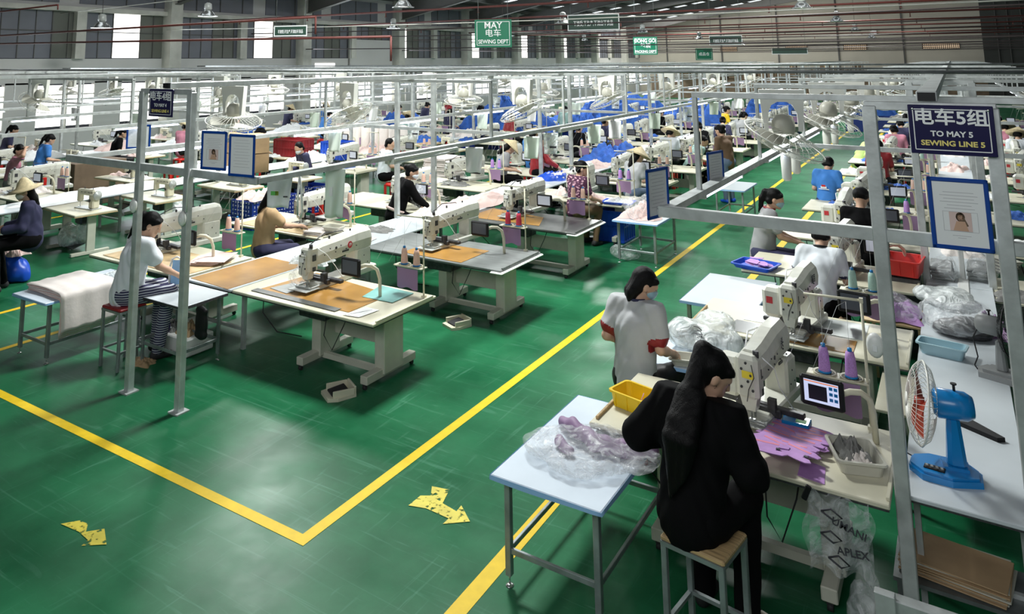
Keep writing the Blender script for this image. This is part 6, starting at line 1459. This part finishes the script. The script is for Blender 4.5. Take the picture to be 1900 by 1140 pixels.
cloth_pile('pink and white cut pieces heaped on the dark blue crates', -10.95, 10.1, 0.50, 0.30, 0.45, 0.14, 'pink_cloth', 77, 0)
for k, (x, y, z) in enumerate(((-13.4, 11.3, 0.66), (-12.75, 11.45, 0.66), (-13.4, 11.3, 1.06), (-12.75, 11.45, 1.06))): carton('cardboard box stacked behind the pair of framed sheets, %s' % ('lower left', 'lower right', 'upper left', 'upper right')[k], x, y, z, 0.55, 0.5, 0.385, R(-20))
crate('red slotted crate next to the stacked cardboard boxes', -14.0, 13.9, 0.66, 0.8, 0.6, 0.42, 'dark_red', 0); crate('bright blue slotted crate right of the red crate', -12.6, 14.0, 0.66, 0.65, 0.5, 0.42, 'blue_plastic', 0)
for k in range(7):
    m_ = MB(); m_.lathe([(0.0, 0), (0.13, 0), (0.135, 0.02), (0.13, 0.62), (0.05, 0.65), (0, 0.65)], n=16); tag(m_.build('fabric_roll', 'pale_cloth', None, (-14.2+0.32*k, 16.2, 0.66)), 'upright white fabric roll behind the coloured crates, %s from the left' % ORD[k], 'fabric roll', 'upright fabric rolls')
pad('wooden board top behind the crates', [(-13.9, 17), (-12.2, 17), (-12.2, 18), (-13.9, 18)], 0.67, 'plywood', 0.02, 'wooden_board', 'board')
sheet_stack('stack of beige felt sheets behind the middle posts', -9.6, 14.2, 0.0, 0.6, 0.8, 40, 'pale_cloth', 0, 8, th=0.022)
m_ = MB(); m_.box((-15.9, 9.6, 0.45), (0.9, 1.2, 0.9), 0.01); tag(m_.build('equipment_cabinet', 'dark_carton'), 'brown cabinet beside the red gas cylinder', 'cabinet')
for k, (x, y) in enumerate(((-16.9, 10.1), (-16.45, 10.0))):
    m_ = MB(); m_.lathe([(0.0, 0), (0.17, 0), (0.18, 0.05), (0.18, 0.48), (0.13, 0.58), (0.05, 0.6), (0.05, 0.68), (0, 0.68)], n=18); tag(m_.build('gas_cylinder', 'dark_red', None, (x, y, 0)), 'dark red steel cylinder among the left tables, %s one' % ('left', 'right')[k], 'cylinder')
# straw hats and bright garments hung far off
for k, (x, y, sx, sy, sz) in enumerate(((-12.6, 22.4, 1.6, 0.5, 0.9), (-10.2, 25.5, 1.6, 0.5, 0.9), (-9.0, 21.0, 0.6, 0.4, 0.9), (-14.6, 26.0, 1.2, 0.5, 0.9), (-16.8, 22.0, 0.9, 0.4, 0.5), (-7.9, 28, 1.0, 0.4, 0.9), (-12, 33, 1.6, 0.5, 0.8), (-6.3, 33, 1.0, 0.4, 0.8), (-3.0, 36, 0.9, 0.4, 0.8))):
    cloth_pile('large heap of bright blue fabric far off, %s in order of depth' % ORD[k], x, y, 0.66, sx, sy, sz, 'blue_cloth', 90+k, 0, group='far heaps of blue fabric')
    m_ = MB(); m_.box((x, y, 0.33), (sx*2, sy*2, 0.66)); tag(m_.build('supply_cart', 'deepblue_crate'), 'dark blue cart under the blue fabric heap, %s in order of depth' % ORD[k], 'cart', 'carts of blue fabric')
cloth_pile('dark blue fabric pile right of the straw hatted person', -6.9, 17.5, 0.66, 0.5, 0.8, 0.35, 'blue_cloth', 101, 0)
cloth_pile('bright blue cloth behind the person in the floral shirt', -6.8, 14.1, 0.66, 0.3, 0.5, 0.12, 'blue_plastic', 102, 0)
# cartons at the far end
rnd = random.Random(3); 
for k in range(30):
    x = -19.5+k*0.7; h = rnd.choice((0.55, 0.75, 0.95)); z = 1.55
    carton('dark carton before the far wall, %s from the left' % ORD[k], x, 60+rnd.uniform(-.3, .3), z, 0.6, 0.6, h, 0, 'dark_carton', 'far dark cartons')
m_ = MB(); m_.box((-9.2, 60.2, 0.775), (22, 0.9, 1.55)); tag(m_.build('storage_rack', 'dark_carton'), 'long dark storage rack across the far end under the cartons', 'rack')

# ------------------------------------------------------------------ the rest of the stations
def flatten(root, name):
    """one joined mesh of a thing, for copies too far off to show their parts"""
    vs, fs, mi, sm, mats = [], [], [], [], []
    for o in root.children_recursive:
        if o.type != 'MESH': continue
        X = Matrix.Identity(4); q = o
        while q is not root: X = q.matrix_basis @ X; q = q.parent
        k = len(vs); vs += [tuple(X @ v.co) for v in o.data.vertices]
        mm = []
        for m in o.data.materials:
            if m not in mats: mats.append(m)
            mm.append(mats.index(m))
        for p in o.data.polygons: fs.append(tuple(i+k for i in p.vertices)); mi.append(mm[p.material_index] if mm else 0); sm.append(p.use_smooth)
    me = bpy.data.meshes.new(name); me.from_pydata(vs, [], fs)
    for m in mats: me.materials.append(m)
    me.polygons.foreach_set('material_index', mi); me.polygons.foreach_set('use_smooth', sm); me.update()
    o = bpy.data.objects.new(name, me); COL.objects.link(o); return o
fMT, fMN, fMW = Proto(flatten(pMT.o, 'machine_table')), Proto(flatten(pMN.o, 'pattern_sewing_machine')), Proto(flatten(pMW.o, 'pattern_sewing_machine'))
fSP, fTS, fLS, fST = Proto(flatten(pSP.o, 'control_screen')), Proto(flatten(pTS.o, 'thread_stand')), Proto(flatten(pLS.o, 'lockstitch_machine')), Proto(flatten(pST.o, 'sewing_table'))
rnd = random.Random(21)
heap_mesh = [cloth_pile('x', 0, 0, 0, 1, 1, 1, m, 200+i, n=18) for i, m in enumerate(('pink_cloth', 'white_cloth', 'blue_cloth', 'pale_cloth', 'grey_cloth'))]
heap_data = [h_.data for h_ in heap_mesh]
for h_ in heap_mesh: bpy.data.objects.remove(h_)
HN = ('pink', 'white', 'blue', 'cream', 'grey')
def heap(x, y, z, i, s, label):
    o = bpy.data.objects.new('cloth_pile', heap_data[i]); COL.objects.link(o); o.location = (x, y, z); o.scale = s; o.rotation_euler = (0, 0, rnd.uniform(-.4, .4)); tag(o, label, 'cloth', 'small cloth heaps on the tables'); return o
def station(col, k, x, y, kind, side):
    W_ = COLN[col]; lo = ORD[k]; far = y > 21
    if kind == 'p':
        mt(x, y, 'cream sewing table, %s along the %s' % (lo, W_), P_=fMT if far else pMT, sc=(0.9, 0.95, 1))
        wide = col in ('5L', '5R')
        P_ = (fMW if wide else fMN) if far else (pMW if wide else pMN)
        P_.put(x-0.1+rnd.uniform(-.08, .08), y-0.1, 0.65, '%s sewing machine, %s along the %s' % ('white wide headed' if wide else 'cream pattern', lo, W_), 'sewing machine', R(rnd.uniform(-12, 4)), mats=None)
        (fSP if far else (pSP, pSO)[k % 2]).put(x+0.38, y+0.08, 0.61, 'control screen on a bent pipe, %s along the %s' % (lo, W_), 'screen', R(rnd.uniform(-10, 10)))
        (fTS if far else pTS).put(x+0.82, y+0.42, 0.65, 'thread stand, %s along the %s' % (lo, W_), 'stand', mats=None)
        if y < 19: cones(x+0.82, y+0.42, 0.94, ('thread_peach', 'thread_peach', 'thread_mint', 'thread_purple')[k % 4], 'stand %d' % k if False else 'the %s stand, %s' % (lo, W_))
    else:
        (fST if far else pST).put(x, y, 0, 'wood edged sewing table, %s along the %s' % (lo, W_), 'table', 0)
        (fLS if far else pLS).put(x+0.1, y+0.05, 0.655, 'lockstitch sewing machine, %s along the %s' % (lo, W_), 'sewing machine', R(rnd.uniform(-40, 10)))
    for q in range(2 if y < 28 else 1):
        i = rnd.choice((0, 1, 1, 3, 3, 2, 4)); heap(x+(rnd.uniform(-.7, -.35) if q == 0 else rnd.uniform(0.0, .25)), y+rnd.uniform(-.35, .3), 0.652 if kind != 'p' else 0.652, i, (rnd.uniform(.12, .26), rnd.uniform(.10, .2), rnd.uniform(.05, .13)), '%s cloth heap at the %s of the %s table, %s' % (HN[i], ('left', 'right')[q], lo, W_))
for k in range(3, 18): station('5L', k, -1.25, y5[k], 'p', 0)
for k in range(2, 13): station('5R', k, 1.05, y5[k]+0.3, 'p', 0)
for k in range(3, 17): station('4R', k, -5.55, yR[k], 'p', 0)
for k in range(3, 16): station('4L', k, -8.15, yL[k], 'p', 0)
for k in range(4, 15): station('3R', k, -11.6, 12.9+(k-4)*2.1, 'p' if k % 3 else 'l', 0)
for k in range(0, 14): station('3L', k, -14.4, 7.4+k*2.1, 'l' if k % 2 else 'p', 0)
for k in range(0, 13): station('2R', k, -17.6, 8.2+k*1.9, 'l' if k % 3 else 'p', 0)
for k in range(0, 12): station('2L', k, -20.9, 9.0+k*2.0, 'l' if k % 2 else 'p', 0)
for k in range(12): 
    y = 10.6+k*2.9; heap(-0.15, y if k else 11.4, 0.664, (3, 1, 4, 0)[k % 4], (0.2, 0.4, 0.14), '%s heap on the right line white table, %s from its front' % (HN[(3, 1, 4, 0)[k % 4]], ORD[k]))
for k in range(10): heap(-13.0, 13.5+k*2.3, 0.662, (1, 0, 2, 3)[k % 4], (0.3, 0.6, 0.2), '%s heap on the third line centre table, %s from its front' % (HN[(1, 0, 2, 3)[k % 4]], ORD[k]))
for k in range(10): heap(-19.2, 8+k*2.2, 0.662, (2, 1, 0, 1)[k % 4], (0.3, 0.6, 0.22), '%s heap on the wall line centre table, %s from its front' % (HN[(2, 1, 0, 1)[k % 4]], ORD[k]))
for k, (x, y) in enumerate(((-10.2, 10.9), (-10.05, 12.9), (-9.95, 13.5), (-16.3, 12.0), (-15.6, 13.4), (-9.4, 17))):
    pPS.put(x, y, 0, 'red plastic stool among the far tables, %s from the front' % ORD[k], 'stool', group='red plastic stools')

# ------------------------------------------------------------------ people
mk('tee_grey', (0.50, 0.51, 0.52), 0.8, 0, 0.06, 8); mk('tee_midgrey', (0.33, 0.33, 0.34), 0.8, 0, 0.08, 8); mk('tee_white', (0.74, 0.78, 0.82), 0.8, 0, 0.05, 8); mk('tee_tan', (0.55, 0.37, 0.20), 0.8, 0, 0.06, 8)
mk('tee_blue', (0.05, 0.22, 0.62), 0.8, 0, 0.08, 8); mk('tee_pink', (0.50, 0.20, 0.27), 0.8, 0, 0.08, 8); mk('floral_pink', (0.60, 0.35, 0.42), 0.8); mk('floral_dark', (0.07, 0.015, 0.05), 0.8); mk('brown_top', (0.13, 0.075, 0.04), 0.8); mk('jeans', (0.12, 0.17, 0.25), 0.8); mk('khaki', (0.16, 0.10, 0.05), 0.8); mk('teal_top', (0.35, 0.52, 0.48), 0.8); mk('orange_top', (0.85, 0.25, 0.05), 0.8); mk('maroon', (0.07, 0.015, 0.015), 0.8); mk('stripe_navy', (0.03, 0.03, 0.08), 0.8); mk('neon', (0.45, 0.6, 0.2), 0.7)
mk('striped_trousers', (0.03, 0.03, 0.09), 0.8)
person('long haired person in loose black clothes on the near stool, back to the camera', (-1.33, 4.26), R(-8), seat=.575, lean=.20, side=0.03, look=(R(-52), -.55), hands=((-0.22, 0.24, 0.30), (0.14, 0.30, 0.28)), pole=(0.7, -0.35, -0.9), shirt='black_cloth', pants='black_cloth', hair='longpony', sleeves='long', loose=.024, res=.0105, torso=0.52)
person('person in a light grey tee with dark red cuffs, seated by the aisle line', (-2.25, 5.96), R(-12), seat=.47, lean=.08, look=(R(-48), -.45), loose=.014, hands=((-0.14, 0.16, 0.27), (0.20, 0.24, 0.25)), shirt='tee_grey', hair='shoulder', collar='stripe_navy', cuffs='dark_red', mask='pale_blue_plastic', res=.0105, torso=0.54)
person('person in a grey white tee leaning over the third table, back to the camera', (-1.28, 8.50), R(-4), seat=.5, lean=.30, look=(R(5), -.8), hands=((-0.30, 0.40, 0.24), (0.20, 0.45, 0.22)), shirt='tee_white', pants='black_cloth', hair='short', collar='black', cuffs='stripe_navy', res=.011, torso=.52)
person('person in black with a black cap, farther along the right line', (-1.12, 10.75), R(-8), seat=.52, lean=.18, look=(R(0), -.5), shirt='black_cloth', pants='black_cloth', hair='cap', res=.013, torso=.53)
person('person in a mid grey tee wearing a blue face mask', (-2.18, 10.35), R(-72), seat=.5, lean=.18, look=(R(-10), -.30), hands=((-0.1, 0.4, 0.25), (0.1, 0.42, 0.25)), shirt='tee_midgrey', pants='stripe_navy', hair='pony', collar='dark_red', mask='pale_blue_plastic', res=.011, torso=.53)
p = person('person in a bright blue tee with a red and white back print', (-1.95, 14.35), R(-8), seat=.5, lean=.28, look=(0, -.8), shirt='tee_blue', pants='stripe_navy', hair='short', res=.014, torso=.52)
b = MB(); b.box((0, -0.105, 0.86), (0.09, 0.004, 0.03)); b.box((0.0, -0.10, 0.83), (0.16, 0.004, 0.012)); b.build('back_print', 'letter_white', p); b = MB(); b.box((0.0, -0.108, 0.885), (0.06, 0.004, 0.03)); b.build('back_print', 'red_plastic', p)
person('person in a white tee with a ponytail, seated behind the left post', (-7.22, 4.84), R(-18), seat=.585, lean=.22, look=(R(-30), -.5), hands=((-0.02, 0.44, 0.22), (0.22, 0.46, 0.22)), shirt='tee_white', pants='striped', hair='pony', res=.0105, loose=.014, torso=.53)
person('person in a tan tee with shoulder length hair', (-7.80, 7.22), R(-25), seat=.47, lean=.08, look=(R(-35), -.35), hands=((-0.02, 0.42, 0.33), (0.10, 0.48, 0.33)), shirt='tee_tan', pants='stripe_navy', hair='long', res=.011, torso=.50)
person('person in black with a pink waist sash, between two posts', (-7.55, 9.75), R(-38), seat=.50, lean=.35, look=(R(-25), -.3), hands=((-0.05, 0.46, 0.18), (0.10, 0.55, 0.16)), shirt='black_cloth', pants='black_cloth', hair='bun', sleeves='long', belt='pink_cloth', mask='tee_white', res=.0115, torso=.54)
person('person in a dark floral shirt behind the dark glossy table', (-5.30, 11.65), R(-20), seat=.5, lean=.15, look=(R(-45), -.3), shirt='floral_dark', pattern='floral_pink', pants='khaki', hair='bun', res=.013, hands=((0.0, 0.35, 0.22), (0.2, 0.35, 0.22)))
person('person in grey with a pale straw cone hat, seated by the fourth aisle side table', (-5.10, 13.75), R(-20), seat=.5, lean=.18, look=(R(-20), -.45), shirt='tee_grey', pants='jeans', hair='long', hat='cone', res=.014)
person('person in a deep red shirt at the long white table', (-7.35, 14.3), R(-40), seat=.62, lean=.05, look=(0, -.5), shirt='dark_red', pants='black_cloth', hair='short', res=.014, hands=((-0.3, 0.4, 0.2), (0.3, 0.35, 0.2)), sleeves='long')
person('person in grey with a straw cone hat left of the red shirt', (-7.85, 13.6), R(-50), seat=.55, lean=.25, look=(0, -.8), shirt='tee_midgrey', pants='black_cloth', hair='long', hat='cone', res=.014)
person('person in a white tee sitting left of the twin posts', (-10.3, 12.9), R(-30), seat=.5, lean=.12, look=(R(-40), -.3), shirt='tee_white', pants='black_cloth', hair='short', res=.014)
person('masked person in dark clothes between the red and blue crates', (-11.5, 11.85), R(160), seat=.5, lean=.25, look=(R(20), -.5), shirt='stripe_navy', pants='black_cloth', hair='short', mask='tee_white', sleeves='long', res=.014)
person('person in a pink top with an arm raised at the left edge', (-16.2, 8.1), R(-30), seat=.5, lean=.08, look=(R(-40), -.3), hands=((-0.1, 0.3, 0.3), (0.16, 0.22, 0.78)), shirt='tee_pink', pants='grey_cloth', hair='bun', sleeves='long', res=.014)
person('person in a dark jacket under a wide straw hat at the left edge', (-10.62, 5.62), R(148), seat=.56, lean=.06, look=(R(10), -.25), shirt='stripe_navy', pants='black_cloth', hair='long', hat='brim', mask='pale_cloth', sleeves='long', loose=.012, res=.0115, torso=.48)
person('person in a brown top standing near the lit right rail', (-4.15, 16.9), R(60), stand=True, lean=.12, look=(R(10), -.35), hands=((-.2, .3, .95), (.18, .32, .95)), shirt='brown_top', pants='jeans', hair='bun', sleeves='long', res=.014, extra={'shoe': 'blue_plastic'})
person('person in a pale teal shirt bent over a far table', (-5.1, 17.4), R(-50), seat=.5, lean=.5, look=(R(-30), -.3), shirt='teal_top', pants='black_cloth', hair='bun', res=.016)
person('person in yellow working far down the middle line', (-6.4, 26), R(-60), seat=.6, lean=.05, look=(0, -.3), shirt='yellow_plastic', pants='black_cloth', hair='bun', res=.02)
person('person in black farther down the aisle side of the middle line', (-5.9, 18.6), R(-20), seat=.5, lean=.1, look=(0, -.4), shirt='black_cloth', pants='black_cloth', hair='pony', res=.016)
person('person in an orange top at the right edge', (1.35, 16.2), R(10), seat=.5, lean=.1, look=(0, -.3), shirt='orange_top', pants='black_cloth', hair='longpony', res=.016)
person('person in a maroon top at the right edge, nearer than the orange one', (0.98, 12.15), R(10), seat=.5, lean=.3, look=(0, -.6), shirt='maroon', pants='black_cloth', hair='bun', res=.016)
person('person in a yellow green jacket bent over a table beyond the blue tee', (-2.05, 20.6), R(-60), seat=.45, lean=.55, look=(0, -.3), shirt='neon', pants='black_cloth', hair='short', sleeves='long', res=.018)
protoP = [person('', (0, 0), 0, lean=.2, look=(R(-15), -.5), shirt='tee_grey', hair='pony', res=.02), person('', (0, 0), 0, lean=.3, look=(R(10), -.6), shirt='tee_blue', hair='bun', res=.02, sleeves='long'), person('', (0, 0), 0, lean=.15, look=(R(-20), -.5), shirt='black_cloth', hair='short', res=.02, hat='cone')]
protoP = [Proto(p) for p in protoP]
SH = (('tee_grey', 'grey'), ('tee_blue', 'blue'), ('tee_white', 'white'), ('black_cloth', 'black'), ('tee_pink', 'pink'), ('teal_top', 'teal'), ('stripe_navy', 'navy'), ('dark_red', 'red'))
rnd = random.Random(77)
seats = []
for col, x, ys, xr in (('5L', -1.25, y5, range(5, 18)), ('4R', -5.6, yR, range(6, 16)), ('4L', -8.2, yL, range(5, 15)), ('5R', 1.0, y5, range(7, 12))):
    for k in xr:
        if rnd.random() < 0.62: seats.append((col, k, x+rnd.uniform(-.15, .1), ys[k]-0.82))
for col, x, y0, st, n_ in (('3R', -11.6, 12.9, 2.1, 9), ('3L', -14.4, 7.4, 2.1, 12), ('2R', -17.6, 8.2, 1.9, 12), ('2L', -20.9, 9.0, 2.0, 10)):
    for k in range(n_):
        if rnd.random() < 0.5 and not (col == '3R' and k == 0): seats.append((col, k+(4 if col == '3R' else 0), x+rnd.uniform(-.1, .1), y0+k*st-0.75))
for col, k, x, y in seats:
    i = rnd.choice((0, 0, 1, 1, 2)); j = (len(seats)*3+int(abs(x*7)+y*5)) % len(SH); base = 0
    lb = 'person in %s%s, %s table, %s' % (SH[j][1], ' and cone hat' if i == 2 else '', ORD[k], COLN[col])
    q = protoP[i].put(x, y, 0, lb, 'person', R(rnd.uniform(-30, 15)), 'seated people far off')
    for c in q.children:
        if c.name.startswith('shirt'):
            c.material_slots[0].link = 'OBJECT'; c.material_slots[0].material = M[SH[j][0]]
    pPS.put(x, y, 0, 'red plastic stool at the %s table of the %s' % (ORD[k], COLN[col]), 'stool', group='red plastic stools') if y < 24 else None
for p_ in [pMT, pMTs, pMN, pMW, pSO, pSP, pSL, pTS, pTC, pLS, pST, pWB, pSS, pOF, pLT, fMT, fMN, fMW, fSP, fTS, fLS, fST]+protoP: p_.drop()
